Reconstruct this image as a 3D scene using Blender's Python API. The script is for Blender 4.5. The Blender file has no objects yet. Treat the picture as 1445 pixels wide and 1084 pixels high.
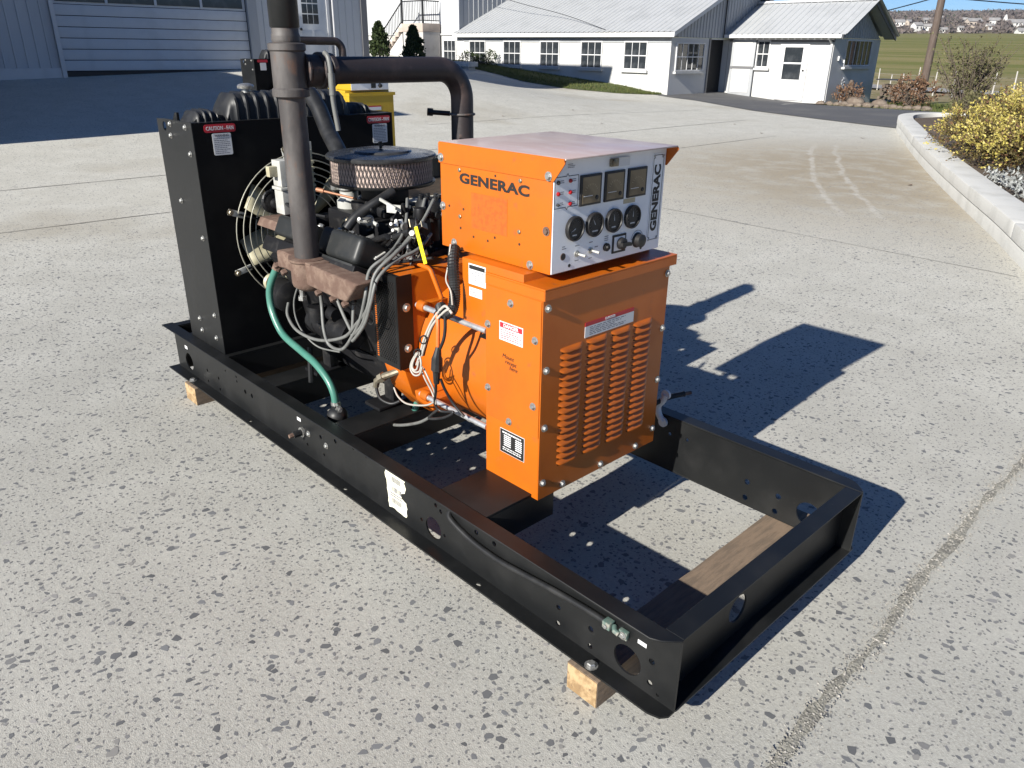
import bpy, bmesh, math, random
import numpy as np
from mathutils import Vector, Matrix, Euler

random.seed(7); np.random.seed(7)
R = math.radians
scene = bpy.context.scene
COL = scene.collection

# ------------------------------------------------------------------ camera
cam_d = bpy.data.cameras.new('camera')
cam = bpy.data.objects.new('camera', cam_d)
COL.objects.link(cam)
cam_d.sensor_fit = 'HORIZONTAL'
cam_d.sensor_width = 36.0
cam_d.lens = 36.0 * 1079.55 / 1445.0
cam_d.clip_start = 0.05
cam_d.clip_end = 9000
CAM = Vector((0.7358, -1.2735, 1.6))
YAW = R(46.235)
cam.matrix_world = Matrix.Translation(CAM) @ Matrix.Rotation(YAW, 4, 'Z') @ Matrix.Rotation(R(66.279), 4, 'X') @ Matrix.Rotation(R(0.707), 4, 'Z')
scene.camera = cam
FWD = Vector((-math.sin(YAW), math.cos(YAW), 0))
RGT = Vector((math.cos(YAW), math.sin(YAW), 0))

# ------------------------------------------------------------------ light
SUN_DIR = Vector((0.122, -1.925, 1.0)).normalized()      # towards the sun
elev = math.asin(SUN_DIR.z)
world = bpy.data.worlds.new('World')
scene.world = world
world.use_nodes = True
wn = world.node_tree.nodes; wl = world.node_tree.links
sky = wn.new('ShaderNodeTexSky')
sky.sky_type = 'NISHITA'
sky.sun_disc = False
sky.sun_elevation = elev
sky.sun_rotation = math.atan2(SUN_DIR.x, SUN_DIR.y)
sky.air_density = 0.75; sky.dust_density = 0.0; sky.ozone_density = 9.0
sky.altitude = 120
wn['Background'].inputs['Strength'].default_value = 0.058
wl.new(sky.outputs[0], wn['Background'].inputs['Color'])
sun_d = bpy.data.lights.new('sun', 'SUN')
sun_d.energy = 5.0
sun_d.angle = R(0.53)
sun_d.color = (1.0, 0.96, 0.885)
sun = bpy.data.objects.new('sun', sun_d)
COL.objects.link(sun)
sun.rotation_euler = (-SUN_DIR).to_track_quat('-Z', 'Y').to_euler()
sun.location = (3, -8, 8)
scene.view_settings.view_transform = 'Standard'
scene.view_settings.look = 'None'
scene.view_settings.exposure = 0.93
scene.view_settings.gamma = 1.0
scene.view_settings.use_curve_mapping = False

# ------------------------------------------------------------------ materials
def _mix(nt, fac, a, b):
    n = nt.nodes.new('ShaderNodeMix'); n.data_type = 'RGBA'
    if hasattr(fac, 'links'): nt.links.new(fac, n.inputs[0])
    else: n.inputs[0].default_value = fac
    for s, v in ((6, a), (7, b)):
        if hasattr(v, 'links'): nt.links.new(v, n.inputs[s])
        else: n.inputs[s].default_value = (*v, 1)
    return n.outputs[2]

def _noise(nt, co, scale, detail=6, rough=0.6, dist=0.0):
    n = nt.nodes.new('ShaderNodeTexNoise'); n.inputs['Scale'].default_value = scale
    n.inputs['Detail'].default_value = detail; n.inputs['Roughness'].default_value = rough
    n.inputs['Distortion'].default_value = dist
    nt.links.new(co, n.inputs['Vector'])
    return n.outputs['Fac']

def _ramp(nt, fac, lo, hi, a=0.0, b=1.0):
    n = nt.nodes.new('ShaderNodeMapRange'); n.inputs[1].default_value = lo; n.inputs[2].default_value = hi
    n.inputs[3].default_value = a; n.inputs[4].default_value = b
    n.interpolation_type = 'SMOOTHSTEP'
    nt.links.new(fac, n.inputs[0])
    return n.outputs[0]

def _map(nt, co, scale=(1, 1, 1), rot=(0, 0, 0)):
    n = nt.nodes.new('ShaderNodeMapping'); n.inputs['Scale'].default_value = scale; n.inputs['Rotation'].default_value = rot
    nt.links.new(co, n.inputs['Vector'])
    return n.outputs[0]

def new_mat(name):
    m = bpy.data.materials.new(name); m.use_nodes = True
    nt = m.node_tree; b = nt.nodes['Principled BSDF']
    tc = nt.nodes.new('ShaderNodeTexCoord')
    return m, nt, b, tc

def _bump(nt, b, h, strength, dist):
    n = nt.nodes.new('ShaderNodeBump'); n.inputs['Strength'].default_value = strength; n.inputs['Distance'].default_value = dist
    nt.links.new(h, n.inputs['Height']); nt.links.new(n.outputs[0], b.inputs['Normal'])

def pmat(name, base, rough=0.5, metal=0.0, c2=None, ns=8.0, lo=0.45, hi=0.7, c3=None, ns3=60.0, lo3=0.55, hi3=0.75, r2=None,
         bump=0.0, bs=60.0, bd=0.002, coat=0.0, spec=0.5, stretch=(1, 1, 1), space='Object'):
    m, nt, b, tc = new_mat(name)
    co = _map(nt, tc.outputs[space], stretch)
    col = base
    if c2 is not None:
        f = _ramp(nt, _noise(nt, co, ns), lo, hi)
        col = _mix(nt, f, base, c2)
        if r2 is not None:
            mr = nt.nodes.new('ShaderNodeMapRange'); nt.links.new(f, mr.inputs[0])
            mr.inputs[3].default_value = rough; mr.inputs[4].default_value = r2
            nt.links.new(mr.outputs[0], b.inputs['Roughness'])
    if c3 is not None:
        col = _mix(nt, _ramp(nt, _noise(nt, co, ns3, 4), lo3, hi3), col, c3)
    if hasattr(col, 'links'): nt.links.new(col, b.inputs['Base Color'])
    else: b.inputs['Base Color'].default_value = (*base, 1)
    if r2 is None or c2 is None: b.inputs['Roughness'].default_value = rough
    b.inputs['Metallic'].default_value = metal
    b.inputs['Coat Weight'].default_value = coat
    b.inputs['Coat Roughness'].default_value = 0.12
    b.inputs['Specular IOR Level'].default_value = spec
    if bump > 0: _bump(nt, b, _noise(nt, co, bs, 5), bump, bd)
    return m

M = {}
M['orange'] = pmat('orange_paint', (0.455, 0.106, 0.0048), 0.38, c2=(0.39, 0.085, 0.0045), ns=4, lo=0.4, hi=0.75, r2=0.5, c3=(0.27, 0.082, 0.022), ns3=22, lo3=0.60, hi3=0.82, bump=0.07, bs=6, bd=0.003, coat=0.12, spec=0.4)
M['orange_pale'] = pmat('pale_orange_top', (0.46, 0.35, 0.315), 0.38, c2=(0.50, 0.42, 0.395), ns=7, c3=(0.42, 0.25, 0.17), ns3=14, lo3=0.6, hi3=0.8, bump=0.1, bs=40, bd=0.001, coat=0.2, stretch=(1, 3, 1))  # paler pinkish grey version of the orange, for the hood top
M['orange_worn'] = pmat('orange_scuffed', (0.40, 0.086, 0.004), 0.6, c2=(0.34, 0.070, 0.004), ns=60, lo=0.45, hi=0.6, c3=(0.25, 0.07, 0.02), ns3=120, lo3=0.62, hi3=0.68, bump=0.2, bs=150, bd=0.001)
M['yellow'] = pmat('yellow_paint', (0.42, 0.27, 0.010), 0.4, c2=(0.36, 0.225, 0.010), ns=6, coat=0.2)
M['black'] = pmat('black_paint', (0.0075, 0.008, 0.0083), 0.38, c2=(0.0145, 0.0147, 0.0146), ns=4, lo=0.42, hi=0.75, r2=0.5, c3=(0.045, 0.044, 0.041), ns3=90, lo3=0.68, hi3=0.82, bump=0.10, bs=9, bd=0.003, spec=0.32)
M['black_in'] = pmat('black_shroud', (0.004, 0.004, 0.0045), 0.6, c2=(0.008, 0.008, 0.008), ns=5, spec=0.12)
M['engine'] = pmat('engine_black', (0.008, 0.008, 0.009), 0.5, spec=0.25, c2=(0.04, 0.038, 0.036), ns=18, lo=0.52, hi=0.82, c3=(0.10, 0.075, 0.05), ns3=60, lo3=0.68, hi3=0.8, bump=0.2, bs=70)
M['cover'] = pmat('valve_cover_black', (0.018, 0.0195, 0.020), 0.45, spec=0.35, c2=(0.03, 0.03, 0.029), ns=12, bump=0.08, bs=160, bd=0.001)
M['rubber'] = pmat('black_rubber', (0.012, 0.0125, 0.0135), 0.45, c2=(0.026, 0.026, 0.026), ns=10, spec=0.35)
M['rust'] = pmat('rusty_pipe', (0.042, 0.037, 0.0355), 0.6, c2=(0.092, 0.083, 0.078), ns=9, lo=0.4, hi=0.7, c3=(0.11, 0.062, 0.042), ns3=26, lo3=0.56, hi3=0.75, bump=0.25, bs=90, stretch=(1, 1, 0.45))
M['rust_red'] = pmat('rusty_cast_iron', (0.105, 0.062, 0.045), 0.8, c2=(0.17, 0.115, 0.085), ns=22, lo=0.4, hi=0.7, c3=(0.09, 0.05, 0.035), ns3=60, bump=0.6, bs=90, bd=0.003)
M['rust_dark'] = pmat('rusty_dark_pipe', (0.024, 0.0185, 0.019), 0.55, c2=(0.062, 0.044, 0.04), ns=8, c3=(0.10, 0.055, 0.04), ns3=30, lo3=0.6, hi3=0.8, bump=0.2, bs=90)
M['zinc'] = pmat('zinc_bolt', (0.46, 0.46, 0.44), 0.42, 0.85, c2=(0.30, 0.28, 0.25), ns=60)
M['galv'] = pmat('galvanised_rod', (0.55, 0.56, 0.57), 0.42, 0.7, c2=(0.4, 0.4, 0.4), ns=30)
M['brass'] = pmat('brass_fitting', (0.26, 0.23, 0.17), 0.45, 0.7, c2=(0.16, 0.13, 0.09), ns=40)
M['panel'] = pmat('grey_white_panel', (0.78, 0.79, 0.81), 0.35, c2=(0.71, 0.72, 0.74), ns=6, coat=0.15)
M['white'] = pmat('white_paper', (0.60, 0.60, 0.60), 0.6)
M['paper_old'] = pmat('torn_paper', (0.70, 0.68, 0.55), 0.8, c2=(0.60, 0.57, 0.44), ns=25)
M['red'] = pmat('red_print', (0.42, 0.018, 0.03), 0.45)
M['ink'] = pmat('black_ink', (0.014, 0.013, 0.013), 0.5)
M['inkgrey'] = pmat('grey_ink', (0.16, 0.16, 0.18), 0.6)
M['led_red'] = pmat('red_lens', (0.30, 0.01, 0.012), 0.2)
M['meter'] = pmat('meter_face_brown', (0.21, 0.165, 0.10), 0.3, c2=(0.11, 0.085, 0.052), ns=9, coat=0.6)
M['gauge'] = pmat('gauge_face', (0.028, 0.030, 0.032), 0.3, c2=(0.05, 0.05, 0.05), ns=25, coat=0.6)
M['gold'] = pmat('tape_tan', (0.42, 0.36, 0.24), 0.5)
M['cream'] = pmat('cream_plastic', (0.42, 0.39, 0.27), 0.45, c2=(0.33, 0.30, 0.20), ns=14)
M['plastic'] = pmat('white_plastic', (0.36, 0.36, 0.335), 0.45, c2=(0.48, 0.48, 0.46), ns=20)
M['wire'] = pmat('guard_wire', (0.36, 0.35, 0.29), 0.4, 0.3)
M['cable'] = pmat('grey_cable', (0.135, 0.138, 0.13), 0.5, c2=(0.10, 0.10, 0.095), ns=20)
M['teal'] = pmat('teal_hose', (0.05, 0.17, 0.13), 0.38, c2=(0.075, 0.20, 0.155), ns=12, coat=0.1)
M['oxide'] = pmat('oxidised_copper', (0.075, 0.125, 0.108), 0.7, c2=(0.26, 0.235, 0.20), ns=40)
M['copper'] = pmat('copper_wire', (0.28, 0.13, 0.07), 0.5, 0.4)
M['tag'] = pmat('yellow_tag', (0.80, 0.74, 0.02), 0.5)
M['redwire'] = pmat('red_wire', (0.60, 0.07, 0.02), 0.45)
M['orangewire'] = pmat('orange_wire', (0.70, 0.14, 0.03), 0.45)
M['whitewire'] = pmat('white_wire', (0.36, 0.34, 0.30), 0.5)
M['mesh_tan'] = pmat('filter_paper', (0.46, 0.36, 0.31), 0.7, c2=(0.38, 0.29, 0.25), ns=14)
M['mesh_wire'] = pmat('filter_mesh', (0.055, 0.046, 0.043), 0.5, 0.3)
M['chrome'] = pmat('dull_black_lid', (0.028, 0.030, 0.033), 0.25, 0.2, c2=(0.05, 0.05, 0.05), ns=14, r2=0.42)
M['wood'] = pmat('old_timber', (0.20, 0.145, 0.10), 0.85, c2=(0.14, 0.105, 0.075), ns=14, lo=0.4, hi=0.65, c3=(0.13, 0.09, 0.06), ns3=50, lo3=0.58, hi3=0.75, bump=0.6, bs=60, bd=0.003, stretch=(5, 0.6, 5))
M['wood_end'] = pmat('cut_timber_end', (0.40, 0.28, 0.15), 0.85, c2=(0.24, 0.155, 0.075), ns=22, lo=0.4, hi=0.6, c3=(0.13, 0.08, 0.045), ns3=55, lo3=0.56, hi3=0.75, bump=0.6, bs=90, bd=0.003)

# concrete, in three colour zones driven by world position
def mat_concrete():
    m, nt, b, tc = new_mat('exposed_aggregate_concrete')
    co = tc.outputs['Object']
    big = _noise(nt, co, 0.32, 3, 0.55); mid = _noise(nt, co, 2.2, 4, 0.65); fine = _noise(nt, co, 60, 3, 0.7)
    grit = _noise(nt, co, 260, 2, 0.7)
    c = _mix(nt, _ramp(nt, mid, 0.32, 0.7), (0.46, 0.445, 0.388), (0.545, 0.533, 0.475))
    c = _mix(nt, _ramp(nt, fine, 0.35, 0.72), c, (0.395, 0.386, 0.352))
    c = _mix(nt, _ramp(nt, grit, 0.55, 0.75, 0, 0.6), c, (0.56, 0.54, 0.50))
    c = _mix(nt, _ramp(nt, big, 0.52, 0.72, 0, 0.55), c, (0.32, 0.285, 0.22))
    blot = _noise(nt, co, 5.5, 3, 0.5, 0.6)
    c = _mix(nt, _ramp(nt, blot, 0.66, 0.76, 0, 0.45), c, (0.30, 0.285, 0.26))
    # tyre scuffs: pale streaks running roughly along Y
    st = _noise(nt, _map(nt, co, (2.6, 0.22, 1), (0, 0, R(-24))), 1.6, 4, 0.6, 0.4)
    c = _mix(nt, _ramp(nt, st, 0.60, 0.72, 0, 0.35), c, (0.52, 0.49, 0.44))
    # a greyer, sandier colour that fades in towards the near slab
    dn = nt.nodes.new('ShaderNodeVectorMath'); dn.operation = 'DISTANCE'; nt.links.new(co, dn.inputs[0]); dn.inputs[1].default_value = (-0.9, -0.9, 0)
    near_grey = nt.nodes.new('ShaderNodeMath'); near_grey.operation = 'MULTIPLY'
    nt.links.new(_ramp(nt, dn.outputs['Value'], 7.0, 1.2, 0, 0.80), near_grey.inputs[0]); nt.links.new(_ramp(nt, mid, 0.2, 0.75, 1.0, 0.62), near_grey.inputs[1])
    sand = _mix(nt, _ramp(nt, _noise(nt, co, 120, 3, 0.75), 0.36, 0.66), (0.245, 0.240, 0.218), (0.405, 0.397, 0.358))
    c = _mix(nt, near_grey.outputs[0], c, sand)
    # silt washed down along the kerb
    dk = nt.nodes.new('ShaderNodeVectorMath'); dk.operation = 'DISTANCE'; nt.links.new(co, dk.inputs[0]); dk.inputs[1].default_value = (-3.4, 10.6, 0)
    sm = nt.nodes.new('ShaderNodeMath'); sm.operation = 'MULTIPLY'
    nt.links.new(_ramp(nt, dk.outputs['Value'], 6.5, 1.2, 0, 0.95), sm.inputs[0]); nt.links.new(_ramp(nt, mid, 0.25, 0.6, 0.35, 1.0), sm.inputs[1])
    c = _mix(nt, sm.outputs[0], c, (0.30, 0.252, 0.178))
    # pale curved tyre marks
    for cxy, rad, w_ in (((29.98, 28.99, 0), 39.5, 0.03), ((38.08, 33.89, 0), 48.54, 0.028)):
        da = nt.nodes.new('ShaderNodeVectorMath'); da.operation = 'DISTANCE'; nt.links.new(co, da.inputs[0]); da.inputs[1].default_value = cxy
        s1 = nt.nodes.new('ShaderNodeMath'); s1.operation = 'SUBTRACT'; nt.links.new(da.outputs['Value'], s1.inputs[0]); s1.inputs[1].default_value = rad
        wob = nt.nodes.new('ShaderNodeMath'); wob.operation = 'MULTIPLY_ADD'; nt.links.new(_noise(nt, co, 1.1, 3), wob.inputs[0]); wob.inputs[1].default_value = 0.25; nt.links.new(s1.outputs[0], wob.inputs[2])
        s3 = nt.nodes.new('ShaderNodeMath'); s3.operation = 'SUBTRACT'; nt.links.new(wob.outputs[0], s3.inputs[0]); s3.inputs[1].default_value = 0.125
        s2 = nt.nodes.new('ShaderNodeMath'); s2.operation = 'ABSOLUTE'; nt.links.new(s3.outputs[0], s2.inputs[0])
        m0 = nt.nodes.new('ShaderNodeMath'); m0.operation = 'MULTIPLY'; nt.links.new(_ramp(nt, s2.outputs[0], w_ * 2, w_ * 0.4, 0, 0.75), m0.inputs[0]); nt.links.new(_ramp(nt, _noise(nt, co, 4.5, 5, 0.75), 0.34, 0.62, 0.1, 0.85), m0.inputs[1])
        m9 = nt.nodes.new('ShaderNodeMath'); m9.operation = 'MULTIPLY'; nt.links.new(m0.outputs[0], m9.inputs[0]); nt.links.new(_ramp(nt, dk.outputs['Value'], 4.2, 3.0), m9.inputs[1])
        c = _mix(nt, m9.outputs[0], c, (0.52, 0.50, 0.455))
    # small flecks of stone
    v = nt.nodes.new('ShaderNodeTexVoronoi'); v.inputs['Scale'].default_value = 78; nt.links.new(co, v.inputs['Vector'])
    sep = nt.nodes.new('ShaderNodeSeparateColor'); nt.links.new(v.outputs['Color'], sep.inputs[0])
    near = _ramp(nt, v.outputs['Distance'], 0.30, 0.22)
    pick = _ramp(nt, sep.outputs[0], 0.52, 0.56)
    mul = nt.nodes.new('ShaderNodeMath'); mul.operation = 'MULTIPLY'; nt.links.new(near, mul.inputs[0]); nt.links.new(pick, mul.inputs[1])
    c = _mix(nt, mul.outputs[0], c, (0.205, 0.20, 0.19))
    # bigger stones, as a colour only, where the yard is too far off for single chips
    v2 = nt.nodes.new('ShaderNodeTexVoronoi'); v2.inputs['Scale'].default_value = 24; nt.links.new(_map(nt, co, (1, 1.5, 1)), v2.inputs['Vector'])
    sep2 = nt.nodes.new('ShaderNodeSeparateColor'); nt.links.new(v2.outputs['Color'], sep2.inputs[0])
    near2 = _ramp(nt, v2.outputs['Distance'], 0.36, 0.26)
    pick2 = _ramp(nt, sep2.outputs[0], 0.72, 0.74)
    geo = nt.nodes.new('ShaderNodeVectorMath'); geo.operation = 'DISTANCE'; nt.links.new(co, geo.inputs[0]); geo.inputs[1].default_value = (0.7, -1.3, 0)
    far = _ramp(nt, geo.outputs['Value'], 8.6, 9.6)
    m1 = nt.nodes.new('ShaderNodeMath'); m1.operation = 'MULTIPLY'; nt.links.new(near2, m1.inputs[0]); nt.links.new(pick2, m1.inputs[1])
    m2 = nt.nodes.new('ShaderNodeMath'); m2.operation = 'MULTIPLY'; nt.links.new(m1.outputs[0], m2.inputs[0]); nt.links.new(far, m2.inputs[1])
    c = _mix(nt, m2.outputs[0], c, (0.2, 0.198, 0.195))
    nt.links.new(c, b.inputs['Base Color'])
    b.inputs['Roughness'].default_value = 0.82
    b.inputs['Specular IOR Level'].default_value = 0.3
    add = nt.nodes.new('ShaderNodeMath'); add.operation = 'ADD'; nt.links.new(fine, add.inputs[0]); nt.links.new(grit, add.inputs[1])
    _bump(nt, b, add.outputs[0], 0.5, 0.003)
    return m
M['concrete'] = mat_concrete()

def mat_island(name, cols, rough=0.7, noise=None, trans=0.0, spec=0.3):
    """colour picked at random for each separate piece of the mesh"""
    m, nt, b, tc = new_mat(name)
    g = nt.nodes.new('ShaderNodeNewGeometry')
    cr = nt.nodes.new('ShaderNodeValToRGB'); cr.color_ramp.interpolation = 'LINEAR'
    el = cr.color_ramp.elements
    while len(el) < len(cols): el.new(0.5)
    for i, c in enumerate(cols):
        el[i].position = i / (len(cols) - 1); el[i].color = (*c, 1)
    nt.links.new(g.outputs['Random Per Island'], cr.inputs[0])
    col = cr.outputs[0]
    if noise: col = _mix(nt, _ramp(nt, _noise(nt, tc.outputs['Object'], noise, 4), 0.4, 0.7, 0, 0.5), col, tuple(min(1, 1.5 * v) for v in cols[len(cols) // 2]))
    nt.links.new(col, b.inputs['Base Color'])
    b.inputs['Roughness'].default_value = rough; b.inputs['Specular IOR Level'].default_value = spec
    if trans > 0:
        t = nt.nodes.new('ShaderNodeBsdfTranslucent'); nt.links.new(col, t.inputs[0])
        mx = nt.nodes.new('ShaderNodeMixShader'); mx.inputs[0].default_value = trans
        nt.links.new(b.outputs[0], mx.inputs[1]); nt.links.new(t.outputs[0], mx.inputs[2])
        nt.links.new(mx.outputs[0], nt.nodes['Material Output'].inputs[0])
    return m
M['stone'] = mat_island('aggregate_stone', [(0.10, 0.102, 0.103), (0.15, 0.151, 0.150), (0.12, 0.122, 0.124), (0.20, 0.197, 0.19), (0.145, 0.147, 0.148), (0.25, 0.24, 0.22), (0.125, 0.127, 0.129), (0.17, 0.17, 0.168), (0.42, 0.40, 0.37)], 0.65, 260)
M['grit'] = mat_island('joint_grit', [(0.14, 0.135, 0.12), (0.28, 0.265, 0.235), (0.19, 0.18, 0.16), (0.36, 0.34, 0.31), (0.22, 0.205, 0.18)], 0.85)
M['joint'] = pmat('joint_dirt', (0.25, 0.24, 0.205), 0.95, c2=(0.155, 0.148, 0.128), ns=14, c3=(0.38, 0.36, 0.32), ns3=70, bump=1.0, bs=80, bd=0.01)
M['joint_dark'] = pmat('joint_dark', (0.10, 0.095, 0.085), 0.95, c2=(0.2, 0.19, 0.17), ns=10)
M['asphalt'] = pmat('worn_asphalt', (0.075, 0.075, 0.078), 0.85, c2=(0.105, 0.103, 0.10), ns=0.8, c3=(0.14, 0.14, 0.135), ns3=90, lo3=0.55, hi3=0.8, bump=0.5, bs=120, bd=0.004)

# ------------------------------------------------------------------ mesh helpers
class MB:
    def __init__(self): self.v = []; self.f = []
    def add(self, vs, fs):
        o = len(self.v); self.v += [tuple(p) for p in vs]; self.f += [tuple(i + o for i in f) for f in fs]; return self
    def box(self, x0, x1, y0, y1, z0, z1):
        return self.add([(x0, y0, z0), (x1, y0, z0), (x1, y1, z0), (x0, y1, z0), (x0, y0, z1), (x1, y0, z1), (x1, y1, z1), (x0, y1, z1)],
                        [(0, 3, 2, 1), (4, 5, 6, 7), (0, 1, 5, 4), (1, 2, 6, 5), (2, 3, 7, 6), (3, 0, 4, 7)])
    def rbox(self, c, s, mat):
        vs = [Vector(c) + mat @ Vector((sx * s[0] / 2, sy * s[1] / 2, sz * s[2] / 2)) for sz in (-1, 1) for sx, sy in ((-1, -1), (1, -1), (1, 1), (-1, 1))]
        return self.add(vs, [(0, 3, 2, 1), (4, 5, 6, 7), (0, 1, 5, 4), (1, 2, 6, 5), (2, 3, 7, 6), (3, 0, 4, 7)])
    def prism(self, pts, axis, a, b):
        """polygon of 2-D points extruded along axis: x -> (y,z), y -> (x,z), z -> (x,y)"""
        def mk(p, h): return {'x': (h, p[0], p[1]), 'y': (p[0], h, p[1]), 'z': (p[0], p[1], h)}[axis]
        n = len(pts)
        return self.add([mk(p, a) for p in pts] + [mk(p, b) for p in pts],
                        [tuple(range(n - 1, -1, -1)), tuple(range(n, 2 * n))] + [(i, (i + 1) % n, (i + 1) % n + n, i + n) for i in range(n)])
    def tube(self, path, r, n=10, cap=True, cyc=False):
        path = [Vector(p) for p in path]; k = len(path)
        rs = r if isinstance(r, (list, tuple)) else [r] * k
        t0 = (path[1] - path[0]).normalized()
        up = Vector((0, 0, 1)) if abs(t0.z) < 0.9 else Vector((1, 0, 0))
        nrm = t0.cross(up).normalized(); vs = []
        for i, p in enumerate(path):
            if cyc: t = path[(i + 1) % k] - path[i - 1]
            else: t = (path[min(i + 1, k - 1)] - path[max(i - 1, 0)])
            t.normalize()
            nrm = (nrm - t * nrm.dot(t)).normalized(); bn = t.cross(nrm)
            for j in range(n):
                a = 2 * math.pi * j / n
                vs.append(p + (nrm * math.cos(a) + bn * math.sin(a)) * rs[i])
        fs = []
        for i in range(k if cyc else k - 1):
            i2 = (i + 1) % k
            for j in range(n): fs.append((i * n + j, i * n + (j + 1) % n, i2 * n + (j + 1) % n, i2 * n + j))
        if cap and not cyc: fs += [tuple(range(n - 1, -1, -1)), tuple(range((k - 1) * n, k * n))]
        return self.add(vs, fs)
    def cyl(self, p0, p1, r0, r1=None, n=20):
        return self.tube([p0, p1], [r0, r0 if r1 is None else r1], n)
    def lathe(self, prof, c, axis='z', n=32, close=False):
        """prof: list of (radius, height)"""
        c = Vector(c); vs = []
        for r, h in prof:
            for j in range(n):
                a = 2 * math.pi * j / n; ca, sa = r * math.cos(a), r * math.sin(a)
                vs.append(c + Vector({'z': (ca, sa, h), 'x': (h, ca, sa), 'y': (ca, h, sa)}[axis]))
        m = len(prof); fs = []
        for i in range(m if close else m - 1):
            i2 = (i + 1) % m
            for j in range(n): fs.append((i * n + j, i * n + (j + 1) % n, i2 * n + (j + 1) % n, i2 * n + j))
        if not close: fs += [tuple(range(n - 1, -1, -1)), tuple(range((m - 1) * n, m * n))]
        return self.add(vs, fs)
    def ball(self, c, r, n=12, s=(1, 1, 1)):
        prof = [(max(1e-4, math.sin(math.pi * i / n)), -math.cos(math.pi * i / n)) for i in range(n + 1)]
        m = MB().lathe(prof, (0, 0, 0), 'z', n * 2)
        return self.add([(c[0] + x * r * s[0], c[1] + y * r * s[1], c[2] + z * r * s[2]) for x, y, z in m.v], m.f)

def smooth_path(pts, k=6):
    P = [Vector(p) for p in pts]; out = []
    for i in range(len(P) - 1):
        p0, p1, p2, p3 = P[max(i - 1, 0)], P[i], P[i + 1], P[min(i + 2, len(P) - 1)]
        for j in range(k):
            t = j / k
            out.append(0.5 * ((2 * p1) + (p2 - p0) * t + (2 * p0 - 5 * p1 + 4 * p2 - p3) * t * t + (3 * p1 - p0 - 3 * p2 + p3) * t ** 3))
    out.append(P[-1]); return out

ORG = {}      # world location of each object's origin
def tag(o, label=None, cat=None, group=None, kind=None):
    if label: o['label'] = label
    if cat: o['category'] = cat
    if group: o['group'] = group
    if kind: o['kind'] = kind
    return o
def thing(name, loc, label, cat, group=None):
    o = bpy.data.objects.new(name, None); COL.objects.link(o)
    o.location = loc; o.empty_display_size = 0.2
    ORG[o.name] = Vector(loc)
    return tag(o, label, cat, group)
def place(name, me, loc, parent=None, rot=None, scale=None):
    """link one object that uses mesh me with its origin at world loc"""
    o = bpy.data.objects.new(name, me); COL.objects.link(o)
    loc = Vector(loc); ORG[o.name] = loc
    if parent is not None:
        o.parent = parent; o.location = loc - ORG[parent.name]
    else: o.location = loc
    if rot is not None: o.rotation_euler = rot
    if scale is not None: o.scale = scale
    return o
def to_mesh(name, mb, mat, bevel=0.0, seg=2, smooth=None, recalc=True):
    me = bpy.data.meshes.new(name)
    me.from_pydata([tuple(v) for v in mb.v], [], mb.f)
    if bevel > 0 or recalc:
        bm = bmesh.new(); bm.from_mesh(me)
        if recalc: bmesh.ops.recalc_face_normals(bm, faces=bm.faces)
        if bevel > 0:
            es = [e for e in bm.edges if len(e.link_faces) == 2 and e.calc_face_angle(0) > R(38)]
            bmesh.ops.bevel(bm, geom=es, offset=bevel, segments=seg, profile=0.6, affect='EDGES', clamp_overlap=True)
        bm.to_mesh(me); bm.free()
    mats = mat if isinstance(mat, (list, tuple)) else [mat]
    for m in mats: me.materials.append(m)
    if smooth is not None:
        me.polygons.foreach_set('use_smooth', [True] * len(me.polygons))
        me.set_sharp_from_angle(angle=R(smooth))
    return me
def part(name, mb, mat, parent=None, bevel=0.0, smooth=None, seg=2, center=True, label=None, recalc=True):
    if isinstance(mat, str): mat = M[mat]
    c = Vector((0, 0, 0))
    if center:
        a = np.array([tuple(v) for v in mb.v]); c = Vector((a.min(0) + a.max(0)) / 2)
        mb.v = [tuple(Vector(v) - c) for v in mb.v]
    if bevel > 0 and smooth is None: smooth = 35
    o = place(name, to_mesh(name, mb, mat, bevel, seg, smooth, recalc), c, parent)
    if label: o['label'] = label
    return o

# flat plates with holes and lettering come from filled 2-D curves turned into meshes
def curve_mesh(cu):
    ob = bpy.data.objects.new('tmp', cu); COL.objects.link(ob)
    dg = bpy.context.evaluated_depsgraph_get()
    me = bpy.data.meshes.new_from_object(ob.evaluated_get(dg))
    vs = [tuple(v.co) for v in me.vertices]; fs = [tuple(p.vertices) for p in me.polygons]
    bpy.data.objects.remove(ob); bpy.data.meshes.remove(me)
    return vs, fs
def frame_map(vs, o, u, v, n):
    o, u, v, n = Vector(o), Vector(u), Vector(v), Vector(n)
    return [o + u * a + v * b + n * c for a, b, c in vs]
def plate(outline, holes, thick):
    """2-D plate centred on its mid plane; holes: (cx, cy, r[, ry]) circles/ellipses or lists of points"""
    cu = bpy.data.curves.new('tmp', 'CURVE'); cu.dimensions = '2D'; cu.fill_mode = 'BOTH'; cu.extrude = thick / 2
    loops = [outline]
    for h in holes:
        if isinstance(h[0], (tuple, list)): loops.append(h)
        else:
            r = h[2]; ry = h[3] if len(h) > 3 else r; n = 10 if r < 0.012 else 26
            loops.append([(h[0] + r * math.cos(2 * math.pi * i / n), h[1] + ry * math.sin(2 * math.pi * i / n)) for i in range(n)])
    for l in loops:
        s = cu.splines.new('POLY'); s.points.add(len(l) - 1)
        for i, p in enumerate(l): s.points[i].co = (p[0], p[1], 0, 1)
        s.use_cyclic_u = True
    r = curve_mesh(cu); bpy.data.curves.remove(cu); return r
def plate_part(name, outline, holes, thick, o, u, v, n, mat, parent, label=None):
    vs, fs = plate(outline, holes, thick)
    mb = MB(); mb.add(frame_map(vs, o, u, v, n), fs)
    return part(name, mb, mat, parent, label=label)
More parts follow.
